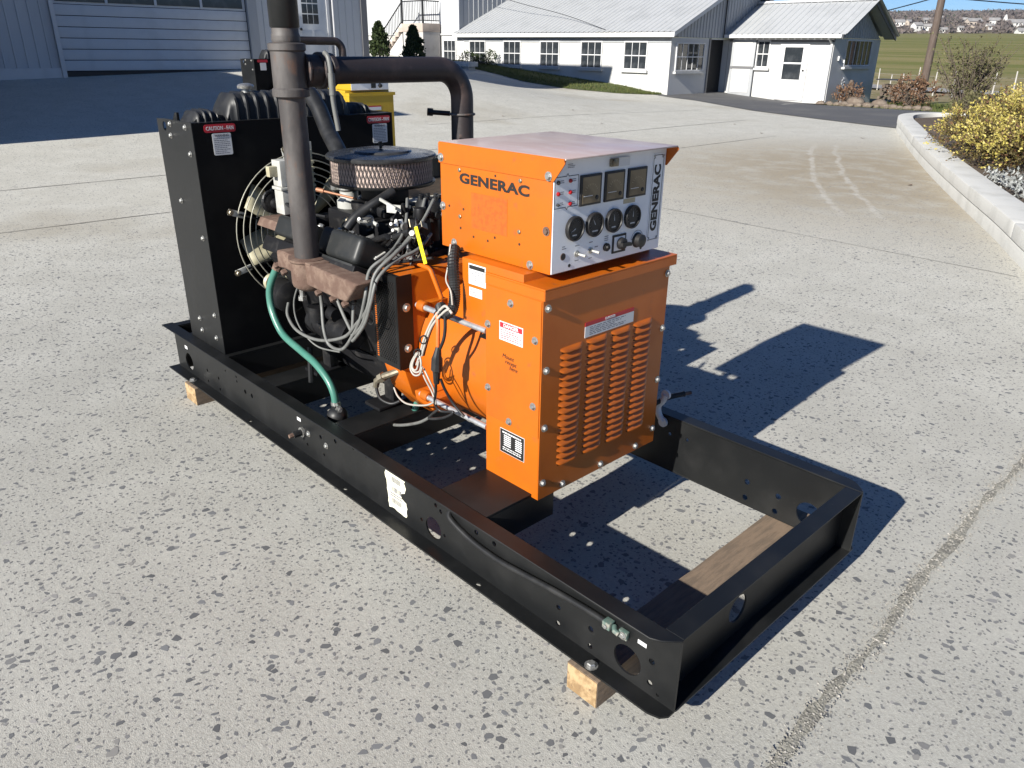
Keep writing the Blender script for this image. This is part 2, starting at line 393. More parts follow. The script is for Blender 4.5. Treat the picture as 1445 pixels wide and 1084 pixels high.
def text_mb(s, size, bold=0.0, xs=1.0, thick=0.0006, shear=0.0, align='CENTER', space=1.0):
    cu = bpy.data.curves.new('tmp', 'FONT'); cu.body = s; cu.size = size; cu.offset = bold; cu.extrude = thick / 2; cu.shear = shear
    cu.align_x = align; cu.align_y = 'CENTER'; cu.resolution_u = 3; cu.space_character = space
    vs, fs = curve_mesh(cu); bpy.data.curves.remove(cu)
    return [(x * xs, y, z) for x, y, z in vs], fs
NEAR = ((1, 0, 0), (0, 0, 1), (0, -1, 0))      # a face looking to -Y
FRONT = ((0, 1, 0), (0, 0, 1), (1, 0, 0))      # a face looking to +X
def text_part(name, s, size, o, fr, mat, parent, **k):
    vs, fs = text_mb(s, size, **k)
    mb = MB(); mb.add(frame_map(vs, o, *fr), fs)
    return part(name, mb, mat, parent)
def sticker(name, a0, a1, b0, b1, o, fr, mat, parent, thick=0.0012, label=None, rad=0.0):
    """thin rectangular decal in the plane of frame fr through o"""
    if rad > 0:
        pts = []
        for cx, cy, st in ((a1 - rad, b1 - rad, 0), (a0 + rad, b1 - rad, 90), (a0 + rad, b0 + rad, 180), (a1 - rad, b0 + rad, 270)):
            pts += [(cx + rad * math.cos(R(st + 22.5 * i)), cy + rad * math.sin(R(st + 22.5 * i))) for i in range(5)]
    else: pts = [(a0, b0), (a1, b0), (a1, b1), (a0, b1)]
    m2 = MB().prism(pts, 'z', 0, thick)
    mb = MB(); mb.add(frame_map(m2.v, o, *fr), m2.f)
    return part(name, mb, mat, parent, label=label)
def print_lines(name, a0, a1, b0, b1, n, o, fr, mat, parent, h=0.45, lift=0.0013):
    """rows of small printed words, too small to read"""
    rnd = random.Random(int(abs(a0 * 7919 + b0 * 104729) * 100)); mb = MB(); dz = (b1 - b0) / n
    for i in range(n):
        b = b1 - dz * (i + 0.5); a = a0
        end = a1 - (a1 - a0) * (rnd.random() * 0.35 if rnd.random() < 0.5 else 0.02)
        while a < end:
            w = min((a1 - a0) * rnd.uniform(0.05, 0.15), end - a)
            q = [(a, b - dz * h / 2, lift), (a + w, b - dz * h / 2, lift), (a + w, b + dz * h / 2, lift), (a, b + dz * h / 2, lift)]
            mb.add(frame_map(q, o, *fr), [(0, 1, 2, 3)]); a += w + (a1 - a0) * 0.025
    return part(name, mb, mat, parent, recalc=False)

_bm = {}
def bolt(parent, p, axis, r=0.009, h=0.007, mat='zinc', washer=True, name='bolt'):
    """hexagon head on a washer; one mesh shared by every bolt of the size"""
    key = (round(r, 4), round(h, 4), mat, washer)
    if key not in _bm:
        mb = MB()
        if washer: mb.lathe([(r * 1.45, 0), (r * 1.45, 0.0016), (r * 0.9, 0.0018)], (0, 0, 0), 'z', 14)
        mb.lathe([(r, 0.0015 if washer else 0), (r, h * 0.75), (r * 0.78, h)], (0, 0, 0), 'z', 6)
        _bm[key] = to_mesh('bolt', mb, M[mat])
    q = Vector(axis).to_track_quat('Z', 'Y').to_euler()
    return place(name, _bm[key], p, parent, rot=q)

# ------------------------------------------------------------------ ground
def sst(a, b, x):
    t = min(1, max(0, (x - a) / (b - a))); return t * t * (3 - 2 * t)
def sp(x, k=1.5): return k * math.log1p(math.exp(min(30, x / k))) if x / k > -20 else 0.0
def terrain(x, y):
    z1 = 0.118 * sp(-x - 12.0, 0.8) * (1 + 0.03 * (max(-6, min(14, y)) - 7))
    z2 = 0.075 * sp(-x - 17.6, 0.6)
    w = sst(11.5, 21, y)
    z = z1 * (1 - w) + z2 * w
    z -= 0.2 * sst(23.5, 28.5, y) * sst(-18, -14, x)
    return z
def field_z(x, y):
    d = math.hypot(x, y)
    far = -0.6 * sst(30, 60, d) + 0.026 * max(0, d - 70) + 0.027 * max(0, d - 640) + (0.5 * math.sin(x * 0.006 + 1) + 0.4 * math.sin(y * 0.009)) * sst(150, 600, d)
    if d > 1500: far -= 0.05 * (d - 1500)
    w = sst(26, 44, d)
    return (terrain(x, y) - 0.07) * (1 - w) + (far - 0.25) * w

def grid_part(name, xs, ys, zf, mat, kind='structure', lift=0.0, inside=None):
    mb = MB(); nx, ny = len(xs), len(ys)
    mb.v = [(x, y, zf(x, y) + lift) for y in ys for x in xs]
    for j in range(ny - 1):
        for i in range(nx - 1):
            if inside is None or inside((xs[i] + xs[i + 1]) / 2, (ys[j] + ys[j + 1]) / 2):
                mb.f.append((j * nx + i, j * nx + i + 1, (j + 1) * nx + i + 1, (j + 1) * nx + i))
    o = part(name, mb, mat, center=False, smooth=60, recalc=False)
    return tag(o, kind=kind) if kind else o

def fr(a, b, s):
    n = max(1, int(round((b - a) / s))); return [a + (b - a) * i / n for i in range(n + 1)]
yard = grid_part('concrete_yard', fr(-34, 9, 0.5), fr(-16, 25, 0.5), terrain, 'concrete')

# the wide land: polar sheet that reaches the horizon
def build_land():
    m, nt, b, tc = new_mat('field_grass')
    co = tc.outputs['Object']
    strip = _noise(nt, _map(nt, co, (0.006, 0.12, 1), (0, 0, -YAW)), 1.0, 5, 0.6)
    c = _mix(nt, _ramp(nt, strip, 0.40, 0.60), (0.125, 0.135, 0.036), (0.215, 0.185, 0.08))
    c = _mix(nt, _ramp(nt, _noise(nt, co, 0.35, 6, 0.7), 0.48, 0.75, 0, 0.5), c, (0.21, 0.185, 0.09))
    c = _mix(nt, _ramp(nt, _noise(nt, co, 6, 4, 0.7), 0.45, 0.7, 0, 0.5), c, (0.07, 0.095, 0.025))
    d = nt.nodes.new('ShaderNodeVectorMath'); d.operation = 'LENGTH'; nt.links.new(co, d.inputs[0])
    c = _mix(nt, _ramp(nt, d.outputs['Value'], 110, 60, 0, 0.95), c, _mix(nt, _ramp(nt, _noise(nt, co, 0.3, 5, 0.7), 0.4, 0.6), (0.25, 0.205, 0.13), (0.17, 0.15, 0.075)))
    c = _mix(nt, _ramp(nt, d.outputs['Value'], 40, 34), c, (0.095, 0.115, 0.032))
    wood = _ramp(nt, d.outputs['Value'], 600, 690)
    scrub = _mix(nt, _ramp(nt, _noise(nt, co, 0.05, 6, 0.7), 0.35, 0.7), (0.085, 0.068, 0.055), (0.14, 0.115, 0.08))
    c = _mix(nt, wood, c, scrub)
    nt.links.new(c, b.inputs['Base Color']); b.inputs['Roughness'].default_value = 0.95; b.inputs['Specular IOR Level'].default_value = 0.1
    _bump(nt, b, _noise(nt, co, 8, 5), 0.6, 0.05)
    M['field'] = m
    mb = MB(); na = 180; rad = [0.0]
    r = 2.0
    while r < 5200: rad.append(r); r *= 1.06 if r > 12 else 1.25
    mb.v.append((0, 0, field_z(0, 0)))
    for rr in rad[1:]:
        for j in range(na):
            a = 2 * math.pi * j / na
            x, y = rr * math.cos(a), rr * math.sin(a); mb.v.append((x, y, field_z(x, y)))
    for j in range(na): mb.f.append((0, 1 + j, 1 + (j + 1) % na))
    for i in range(len(rad) - 2):
        for j in range(na):
            a, b_ = 1 + i * na + j, 1 + i * na + (j + 1) % na
            mb.f.append((a, a + na, b_ + na, b_))
    tag(part('field', mb, m, center=False, smooth=60), kind='structure')
build_land()

# asphalt drive beyond the concrete, lying a little over it
AS = [(-19.2, 24.3), (-15.4, 22.75), (-11.5, 20.0), (-9.0, 18.85), (-7.2, 18.1), (-3, 16.6)]
def as_edge(x):
    for (x0, y0), (x1, y1) in zip(AS, AS[1:]):
        if x0 <= x <= x1: return y0 + (y1 - y0) * (x - x0) / (x1 - x0)
    return AS[0][1] if x < AS[0][0] else AS[-1][1]
def build_asphalt():
    mb = MB(); xs = fr(-19.2, 14, 0.4); rows = 22
    for x in xs:
        e = as_edge(x); far = 28.3 if x < -12.6 else 24.6 + 1.2 * math.sin(x * 0.5) * 0.2
        for k in range(rows + 1):
            y = e + (far - e) * k / rows; mb.v.append((x, y, terrain(x, y) + 0.012 + (0.0 if y < 25 else 0)))
    for i in range(len(xs) - 1):
        for k in range(rows):
            a = i * (rows + 1) + k; mb.f.append((a, a + rows + 1, a + rows + 2, a + 1))
    tag(part('asphalt_drive', mb, 'asphalt', center=False, smooth=60), kind='structure')
build_asphalt()

# exposed aggregate: single stones near the camera, the rest as one mesh
def build_stones():
    rnd = np.random.RandomState(3)
    cell = 0.0248
    n = int(20 / cell)
    gx, gy = np.meshgrid(np.arange(-n // 2, n // 2), np.arange(-n // 2, n // 2))
    px = CAM.x + (gx.ravel() + rnd.uniform(0.12, 0.88, gx.size)) * cell
    py = CAM.y + (gy.ravel() + rnd.uniform(0.12, 0.88, gx.size)) * cell
    dx, dy = px - CAM.x, py - CAM.y
    f = dx * FWD.x + dy * FWD.y; s = dx * RGT.x + dy * RGT.y; d = np.hypot(dx, dy)
    patch = np.sin(px * 2.1 + 1.3) * np.sin(py * 1.7) + 0.6 * np.sin(px * 5.3) * np.sin(py * 4.1 + 2)
    keep = (f > 0.25) & (np.abs(s) < 0.95 * f + 0.7) & (d < 9.3)
    keep &= rnd.uniform(size=px.size) < np.clip(0.86 + 0.05 * patch - 0.045 * d, 0.2, 0.95)
    keep &= np.abs(px - 0.2) > 0.02
    px, py, d, s, f = px[keep], py[keep], d[keep], s[keep], f[keep]; N = px.size
    size = np.clip(rnd.lognormal(math.log(0.0058), 0.48, N), 0.0022, 0.0165)
    asp = rnd.uniform(0.38, 0.9, N); ang = rnd.uniform(0, 2 * np.pi, N)
    S = 6
    th = (np.arange(S)[None, :] + rnd.uniform(-0.42, 0.42, (N, S))) * 2 * np.pi / S
    rr = size[:, None] * rnd.uniform(0.66, 1.28, (N, S))
    ax, ay = rr * np.cos(th), rr * np.sin(th) * asp[:, None]
    cx, cy = np.cos(ang)[:, None], np.sin(ang)[:, None]
    lx, ly = ax * cx - ay * cy, ax * cy + ay * cx
    top = 0.0004 + 0.0004 * rnd.uniform(size=N)
    # largest in the picture: near the camera, inside the frame
    score = size / np.maximum(d, 0.5); score[(np.abs(s) > 0.7 * f) | (f < 1.1) | ((px < 0.02) & (px > -3.05) & (py > -0.06) & (py < 1.05))] = 0
    order = np.argsort(-score); big = order[:300]; rest = order[300:]
    k = rest.size
    V = np.zeros((k, 2 * S, 3))
    V[:, :S, 0] = px[rest, None] + lx[rest]; V[:, :S, 1] = py[rest, None] + ly[rest]; V[:, :S, 2] = -0.002
    V[:, S:, 0] = px[rest, None] + lx[rest] * 0.97; V[:, S:, 1] = py[rest, None] + ly[rest] * 0.97; V[:, S:, 2] = top[rest, None]
    base = (np.arange(k) * 2 * S)[:, None]
    i = np.arange(S)
    quads = np.stack([i, (i + 1) % S, (i + 1) % S + S, i + S], 1)
    Q = (base[:, :, None] + quads[None]).reshape(-1)
    Tp = (base + (i + S)[None]).reshape(-1)
    me = bpy.data.meshes.new('aggregate')
    me.vertices.add(k * 2 * S); me.vertices.foreach_set('co', V.ravel())
    li = np.concatenate([Q, Tp]).astype(np.int32)
    me.loops.add(li.size); me.loops.foreach_set('vertex_index', li)
    starts = np.concatenate([np.arange(k * S) * 4, k * S * 4 + np.arange(k) * S]).astype(np.int32)
    me.polygons.add(k * S + k); me.polygons.foreach_set('loop_start', starts)
    me.polygons.foreach_set('use_smooth', np.zeros(k * S + k, dtype=bool)); me.update(calc_edges=True); me.validate()
    me.materials.append(M['stone'])
    tag(place('aggregate', me, (0, 0, 0), yard), kind='stuff')
    lib = []
    for q in range(14):
        j = big[q * 20]; mb = MB(); sc = 1 / size[j]
        mb.v = [(lx[j, t] * sc, ly[j, t] * sc, -0.002) for t in range(S)] + [(lx[j, t] * sc * 0.97, ly[j, t] * sc * 0.97, 0.0007) for t in range(S)]
        mb.f = [tuple(int(v) for v in r_) for r_ in quads] + [tuple(range(S, 2 * S))]
        lib.append(to_mesh('aggregate_stone', mb, mat_island('aggregate_stone_%d' % q, [tuple(np.array((0.125, 0.127, 0.129)) * (0.75 + 0.045 * q))] * 2, 0.6, 200)))
    for q, j in enumerate(big):
        place('aggregate_stone', lib[q % 14], (px[j], py[j], 0), yard, rot=(0, 0, rnd.uniform(0, 6.28)), scale=(size[j], size[j], 1))
build_stones()

# the broken-up joint across the near right, full of grit, and thin sawn joints
def build_joints():
    rnd = random.Random(5)
    def jx(y): return 0.215 - 0.022 * y + 0.006 * math.sin(y * 3.1) + 0.006 * math.sin(y * 9 + 1)
    mb = MB(); ys = fr(-1.2, 4.4, 0.04)
    for y in ys:
        w = (0.013 + 0.006 * math.sin(y * 7.3) * math.sin(y * 2.9) + rnd.uniform(-0.007, 0.009)) * (1 if y < 3 else max(0.15, 1 - (y - 3) / 1.6))
        mb.v += [(jx(y) - w, y, 0.0015), (jx(y) - w * 0.4, y, 0.0032 + rnd.uniform(-0.001, 0.0015)), (jx(y) + w * 0.4, y, 0.0032 + rnd.uniform(-0.001, 0.0015)), (jx(y) + w, y, 0.0015)]
    for i in range(len(ys) - 1):
        for k in range(3): mb.f.append((i * 4 + k, i * 4 + k + 1, i * 4 + 5 + k, i * 4 + 4 + k))
    part('joint_filling', mb, 'joint', yard, center=False)
    mb = MB()
    for _ in range(6500):
        y = rnd.uniform(-1.2, 4.2); w = 0.030 * (1 if y < 3 else max(0.2, 1 - (y - 3) / 1.6))
        x = jx(y) + rnd.gauss(0, w); r = rnd.uniform(0.0012, 0.0042) if rnd.random() < 0.93 else rnd.uniform(0.0045, 0.0075)
        z = 0.001 if abs(x - jx(y)) > w else 0.0055
        a = rnd.uniform(0, 6.28); vs = []
        for t in range(3): vs.append((x + r * math.cos(a + t * 2.1) * rnd.uniform(0.7, 1.3), y + r * math.sin(a + t * 2.1) * rnd.uniform(0.7, 1.3), z - r * 0.4))
        vs.append((x + rnd.uniform(-.3, .3) * r, y + rnd.uniform(-.3, .3) * r, z + r * rnd.uniform(0.1, 0.4)))
        mb.add(vs, [(0, 1, 3), (1, 2, 3), (2, 0, 3)])
    tag(part('joint_grit', mb, 'grit', yard, center=False), kind='stuff')
    def joint(x0, y0, x1, y1, w=0.012):
        mb = MB(); n = int(math.hypot(x1 - x0, y1 - y0) / 0.25); dx, dy = (x1 - x0) / n, (y1 - y0) / n; L = math.hypot(dx, dy); nx, ny = -dy / L, dx / L
        for i in range(n + 1):
            x, y = x0 + dx * i + nx * rnd.uniform(-.006, .006), y0 + dy * i + ny * rnd.uniform(-.006, .006); ww = w * rnd.uniform(0.6, 1.3)
            mb.v += [(x + nx * ww, y + ny * ww, terrain(x, y) + 0.004), (x - nx * ww, y - ny * ww, terrain(x, y) + 0.004)]
        for i in range(n): mb.f.append((i * 2, i * 2 + 1, i * 2 + 3, i * 2 + 2))
        part('saw_joint', mb, 'joint_dark', yard, center=False)
    joint(-7.5, -8, -7.45, 14, 0.008); joint(-9.95, -8, -9.9, 17, 0.012)
    joint(-12.6, 9, -12.5, 19, 0.008)
    joint(-4.3, 5.8, -0.75, 5.62, 0.004)
build_joints()

# ------------------------------------------------------------------ the generator on its skid
def arc(c, r, a0, a1, n):
    return [(c[0] + r * math.cos(R(a0 + (a1 - a0) * i / n)), c[1] + r * math.sin(R(a0 + (a1 - a0) * i / n))) for i in range(n + 1)]
W_, L_, FW, ZT, ZB = 0.984, 3.052, 0.049, 0.3207, 0.09
X, Y, Z = Vector((1, 0, 0)), Vector((0, 1, 0)), Vector((0, 0, 1))

def build_generator():
    g = thing('generator', (-1.5, 0.49, 0.09), 'orange engine generator with grey control panel on a long black steel skid', 'generator')
    TH = 0.006
    # ---- skid rails: channels with their flanges turned outwards
    web = [(-L_, ZB + 0.006), (0, ZB + 0.006), (0, ZT - 0.006), (-L_, ZT - 0.006)]
    hs = [(-2.909, .157, .044), (-2.694, .177, .008), (-2.572, .174, .008), (-2.701, .118, .007), (-2.571, .118, .008), (-2.479, .241, .005), (-2.369, .246, .006),
          (-2.368, .224, .006), (-2.293, .199, .011), (-2.23, .2, .011), (-1.654, .222, .009), (-1.545, .246, .0095), (-1.547, .285, .008), (-1.758, .275, .008), (-1.766, .146, .007), (-1.639, .15, .007), (-1.634, .27, .006),
          (-1.422, .270, .0095), (-1.338, .271, .0095), (-.941, .252, .008), (-.916, .240, .008), (-.743, .249, .009), (-.662, .250, .009), (-1.021, .159, .007), (-.9, .156, .006), (-.958, .156, .04),
          (-.396, .177, .0085), (-.396, .121, .0085), (-.277, .177, .0095), (-.276, .119, .0085), (-.078, .203, .0095), (-.078, .134, .0085), (-.152, .158, .044), (-.051, .113, .005)]
    near = plate_part('side_rail', web, hs, TH, (0, TH / 2, 0), X, Z, -Y, 'black', g)
    def fl(name, pts, z0, z1, par):
        return part(name, MB().prism(pts, 'z', z0, z1), 'black', par, bevel=0.0015, seg=1)
    top_o = [(-L_ - .015, -FW), (-.06, -FW), (-.035, -FW * .75), (-.012, -FW * .3), (0, 0), (0, TH), (-L_ - .015, TH)]
    bot_o = [(-L_ - .015, -FW), (-.045, -FW), (-.014, -FW * .8), (0, -FW * .4), (0, TH), (-L_ - .015, TH)]
    fl('flange', top_o, ZT - TH, ZT, near)
    plate_part('flange', bot_o, [(-.70, -.030, .011, .006), (-2.21, -.030, .011, .006), (-1.45, -.030, .011, .006)], TH, (0, 0, ZB + TH / 2), X, Y, Z, 'black', near)
    hf = [(-.156, .162, .044), (-.392, .186, .011), (-.391, .122, .011), (-.27, .181, .011), (-.273, .119, .011), (-.656, .252, .007), (-.735, .248, .007), (-1.1, .2, .02), (-1.5, .16, .04), (-2.9, .157, .044)]
    far = plate_part('side_rail', web, hf, TH, (0, W_ - TH / 2, 0), X, Z, -Y, 'black', g)
    mir = lambda pts: [(x, W_ - y) for x, y in pts][::-1]
    fl('flange', mir(top_o), ZT - TH, ZT, far); fl('flange', mir(bot_o), ZB, ZB + TH, far)
    fw_o = [(TH, ZB + TH), (W_ - TH, ZB + TH), (W_ - TH, ZT - TH), (TH, ZT - TH)]
    fe = plate_part('end_rail', fw_o, [(.355, .185, .044), (.05, .21, .006)], TH, (-FW - TH / 2, 0, 0), Y, Z, X, 'black', g)
    part('flange', MB().box(-FW - TH, -.001, TH + .0005, W_ - TH - .0005, ZT - TH, ZT - .0008), 'black', fe, bevel=0.0012, seg=1)
    part('flange', MB().box(-FW - TH, .002, TH + .0005, W_ - TH - .0005, ZB + .0005, ZB + TH), 'black', fe, bevel=0.0012, seg=1)
    re = plate_part('end_rail', fw_o, [(.49, .185, .044)], TH, (-L_ + FW, 0, 0), Y, Z, X, 'black', g)
    part('flange', MB().box(-L_, -L_ + FW, TH + .0005, W_ - TH - .0005, ZT - TH, ZT - .0008), 'black', re)
    part('flange', MB().box(-L_, -L_ + FW, TH + .0005, W_ - TH - .0005, ZB + .0005, ZB + TH), 'black', re)
    # black earth cable lying in the channel, from a hole in the web to the clamp
    cab = smooth_path([(-.872, .004, .262), (-.862, -.008, .250), (-.82, -.0115, .236), (-.756, -.0115, .221), (-.68, -.0115, .214), (-.606, -.0115, .215), (-.5, -.0115, .226), (-.409, -.0115, .236), (-.3, -.0115, .244), (-.222, -.013, .247)], 5)
    part('earth_cable', MB().tube(cab, .0088, 10), 'rubber', g, smooth=60)
    # cross members
    def cross(x0, x1, z0=.2, z1=.3195):
        mb = MB().box(x0, x1, TH + .001, W_ - TH - .001, z1 - .008, z1)
        mb.box(x0, x0 + .008, TH + .001, W_ - TH - .001, z0, z1 - .0085); mb.box(x1 - .008, x1, TH + .001, W_ - TH - .001, z0, z1 - .0085)
        return part('cross_member', mb, 'black', g, bevel=0.001, seg=1)
    for a, b in ((-1.55, -1.42), (-2.12, -2.0), (-2.86, -2.44)): cross(a, b)
    part('alternator_support', MB().box(-.922, -.705, TH + .001, .30, .312, .3195).box(-.922, -.914, TH + .001, .30, .20, .3115).box(-.713, -.705, TH + .001, .30, .20, .3115).box(-.9135, -.7135, .28, .30, .20, .3115), 'black', g, bevel=.002)
    # bolts, stickers and odd fittings on the near rail
    for x, z in ((-1.746, .201), (-1.614, .2)): bolt(near, (x, -.0005, z), -Y, .009, .008)
    for x, y in ((-.242, -.032), (-2.81, -.034)): bolt(near, (x, y, ZB + TH + .0003), Z, .013, .011)
    st = part('drain_stub', MB().cyl((-1.79, 0.002, .193), (-1.79, -.045, .193), .0135, n=14), 'rubber', g, smooth=40)
    part('stub_tip', MB().cyl((-1.79, -.0455, .193), (-1.79, -.062, .193), .010, .008, n=6), 'rust_red', st)
    part('collar', MB().cyl((-1.79, -.0008, .193), (-1.79, -.010, .193), .021, n=16), 'zinc', st, smooth=40)
    for x0, x1, z0, z1 in ((-2.935, -2.905, .221, .237), (-1.828, -1.800, .233, .247), (-.124, -.097, .234, .246)):
        s = sticker('white_sticker', x0, x1, z0, z1, (0, -.0006, 0), NEAR, 'white', g, .0008)
    # torn shipping label
    rn = random.Random(2); pts = []
    for i in range(14): pts.append((-1.222 + (-1.205 + 1.222) * i / 13 + rn.uniform(-.004, .004), .277 - .155 * i / 13))
    for i in range(8): pts.append((-1.205 + .105 * (i + .5) / 8, .122 + rn.uniform(-.006, .006) + .008 * i / 8))
    for i in range(16):
        t = i / 15; pts.append((-1.100 - .008 * t - (.022 if .38 < t < .55 else 0) + rn.uniform(-.006, .004), .132 + .144 * t))
    lab = part('torn_label', MB().prism(pts, 'y', -.0014, -.0005), 'paper_old', g)
    mb = MB(); rn = random.Random(4)
    for zz, h in ((.235, .022), (.197, .020), (.150, .020)):
        x = -1.185
        while x < -1.130:
            w = rn.choice((.0012, .0022, .0035)); mb.add([(x, -.0022, zz), (x + w, -.0022, zz), (x + w, -.0022, zz + h), (x, -.0022, zz + h)], [(0, 1, 2, 3)]); x += w + rn.choice((.0015, .003))
    part('barcode', mb, 'inkgrey', lab, recalc=False)
    print_lines('fine_print', -1.195, -1.125, .175, .193, 2, (0, -.0005, 0), NEAR, 'inkgrey', lab, lift=.0022)
    # ground clamps near the front end of the rail
    cl = part('ground_clamp', MB().box(-.222, -.197, -.026, -.002, .236, .258), 'oxide', g, bevel=.003)
    bolt(cl, (-.209, -.0265, .246), -Y, .006, .005, washer=False)
    cl2 = part('ground_clamp', MB().tube([(-.194, -.008, .246), (-.184, -.02, .244), (-.172, -.018, .240)], .0075, 10).box(-.176, -.150, -.014, -.002, .228, .252), 'oxide', g, bevel=.001)
    bolt(cl2, (-.162, -.0145, .240), -Y, .008, .006)

    # ---- radiator housing
    yb, ye, xf, xr, zt = 0.009, 0.976, -2.4699, -2.8286, 1.311
    side = [(xr, .22), (xf, .22), (xf, zt), (-2.74, zt), (-2.80, zt - .004), (xr, zt - .004)]
    rs = plate_part('radiator_side', side, [(-2.752, 1.28, .019)], .004, (0, yb, 0), X, Z, -Y, 'black', g)
    for x, z in ((-2.684, 1.293), (-2.53, 1.29), (-2.693, 1.246), (-2.515, 1.187), (-2.693, .975), (-2.518, .84), (-2.697, .436), (-2.52, .494), (-2.688, .381), (-2.535, .383)):
        bolt(rs, (x, yb - .0022, z), -Y, .0085, .009)
    plate_part('radiator_side', side, [], .004, (0, ye, 0), X, Z, -Y, 'black', g)
    sh = plate_part('fan_shroud', [(yb + .0022, .24), (ye - .0022, .24), (ye - .0022, zt - .001), (yb + .0022, zt - .001)], [(.45, .835, .315)], .004, (xf - .0021, 0, 0), Y, Z, X, 'black_in', g)
    part('shroud_lip', MB().box(xf - .05, xf - .0045, yb + .0025, ye - .0025, zt - .006, zt - .002), 'black', sh)
    part('shroud_duct', MB().lathe([(.315, xf - .004), (.315, xf - .10), (.32, xf - .10), (.32, xf - .004)], (0, .45, .835), 'x', 48, True), 'black_in', sh, smooth=40)
    core = MB().box(xr + .05, xr + .13, yb + .03, ye - .03, .33, 1.28)
    rc = part('radiator_core', core, 'black_in', g)
    mb = MB()
    for i in range(44): mb.box(xr + .1305, xr + .134, yb + .03, ye - .03, .34 + i * .0212, .344 + i * .0212)
    part('core_fins', mb, 'engine', rc)
    part('top_baffle', MB().box(xr + .02, xf - .055, yb + .004, ye - .004, 1.262, 1.266), 'black_in', g)
    for k, (a0, a1, w0, w1, ztop) in enumerate(((.056, .190, .086, .166, 1.302), (.834, .965, .862, .945, 1.299))):
        fo = (xf + .0003, 0, 0)
        red = sticker('caution_label', a0, a1, ztop - .032, ztop, fo, FRONT, 'red', g, rad=.010)
        text_part('lettering', 'CAUTION - FAN', .021, (xf + .0022, (a0 + a1) / 2, ztop - .0165), FRONT, 'white', red, bold=.0004, xs=.76)
        wl_ = sticker('warning_label', w0, w1, ztop - .122, ztop - .036, fo, FRONT, 'white', g, rad=.006)
        text_part('lettering', 'WARNING', .013, (xf + .0022, (w0 + w1) / 2, ztop - .045), FRONT, 'inkgrey', wl_, bold=.0005, xs=.95)
        print_lines('fine_print', w0 + .006, w1 - .006, ztop - .118, ztop - .053, 9, fo, FRONT, 'inkgrey', wl_)
    # ribbed expansion tank on top
    def section(y, zc, hx, hz):
        return [(-2.62 + hx * s1, y, zc + hz * s2) for s1, s2 in ((-1, -1), (1, -1), (1, .45), (.88, .8), (.6, 1), (-.6, 1), (-.88, .8), (-1, .45))]
    def loft(name, y0, y1, zc, hx, hz, nr, endr, mat):
        mb = MB(); n = nr * 6; secs = []
        for i in range(n + 1):
            t = i / n; y = y0 + (y1 - y0) * t; e = min(t, 1 - t) * (y1 - y0); k = 1 if e > endr else math.sqrt(max(0.02, 1 - (1 - e / endr) ** 2))
            rib = .006 if (i % 6) in (0, 1) else 0
            secs.append(section(y, zc - hz * (1 - k), hx * (0.8 + 0.2 * k) + rib, hz * k + rib))
        for s in secs: mb.v += s
        for i in range(n):
            for j in range(8): mb.f.append((i * 8 + j, i * 8 + (j + 1) % 8, (i + 1) * 8 + (j + 1) % 8, (i + 1) * 8 + j))
        mb.f += [tuple(range(8)), tuple(range(n * 8, n * 8 + 8))]
        return part(name, mb, mat, g, smooth=35)
    tk = loft('coolant_tank', .185, .80, 1.335, .085, .075, 13, .07, 'rubber')
    loft('tank_shoulder', .045, .182, 1.312, .07, .034, 5, .05, 'rubber')
    loft('tank_shoulder', .803, .93, 1.312, .07, .034, 5, .05, 'rubber')
    part('filler_cap', MB().lathe([(.018, 1.405), (.018, 1.425), (.034, 1.427), (.036, 1.437), (.030, 1.444), (.012, 1.448)], (-2.615, .325, 0), 'z', 20), 'zinc', tk, smooth=40)
    part('corner_brace', MB().prism([(-2.79, 1.262), (-2.70, 1.262), (-2.70, 1.335), (-2.72, 1.335)], 'y', .045, .055), 'black', g)

    # ---- fan and guard
    fan = part('fan_hub', MB().lathe([(.03, -.04), (.085, -.035), (.085, .02), (.06, .035), (.02, .04)], (-2.47, .45, .835), 'x', 24), 'engine', g, smooth=40)
    for k in range(7):
        a = R(38 + 360 / 7 * k); mb = MB(); nr = 7
        for i in range(nr):
            t = i / (nr - 1); r = .075 + .215 * t; w = .052 + .020 * math.sin(t * 2.6); tw = R(50 - 24 * t)
            rad = Vector((0, math.cos(a), math.sin(a))); tan = Vector((0, -math.sin(a), math.cos(a))); c = Vector((-2.478, .45, .835)) + rad * r + tan * .02 * t
            d = tan * math.cos(tw) + X * math.sin(tw)
            for s_, th in ((-1, -.0), (-.3, .005), (.4, .005), (1, 0)): mb.v.append(tuple(c + d * w * s_ + X * th))
        for i in range(nr - 1):
            for j in range(3): mb.f.append((i * 4 + j, i * 4 + j + 1, i * 4 + 5 + j, i * 4 + 4 + j))
        b = part('fan_blade', mb, 'cream', g, smooth=60)
        md = b.modifiers.new('s', 'SOLIDIFY'); md.thickness = .005
    gd = None
    for i in range(7):
        r = .332 - .029 * i
        ring = MB().tube([(-2.432 + .006 * math.sin(i), .45 + r * math.cos(2 * math.pi * t / 64), .835 + r * math.sin(2 * math.pi * t / 64)) for t in range(64)], .0028, 6, cyc=True)
        part('guard_ring', ring, 'wire', g, smooth=60)
    for (y0, z0, y1, z1) in ((.106, .949, .29, .884), (.104, .686, .28, .728), (.794, .949, .61, .884), (.794, .686, .62, .728), (.385, 1.185, .42, .99), (.47, .475, .46, .66)):
        d = Vector((0, y1 - y0, z1 - z0)).normalized(); n_ = d.cross(X)
        p0, p1 = Vector((-2.438, y0, z0)), Vector((-2.424, y1, z1))
        br = part('guard_bracket', MB().tube([p0 + d * .04, p1], .0045, 6), 'black', g)
        m3 = Matrix((X, d, n_)).transposed()
        part('bracket_foot', MB().rbox(p0 + d * .03 - X * .006, (.006, .075, .026), m3), 'plastic', br, bevel=.002)
        bolt(br, p0 + X * -.002, X, .010, .012, 'brass')
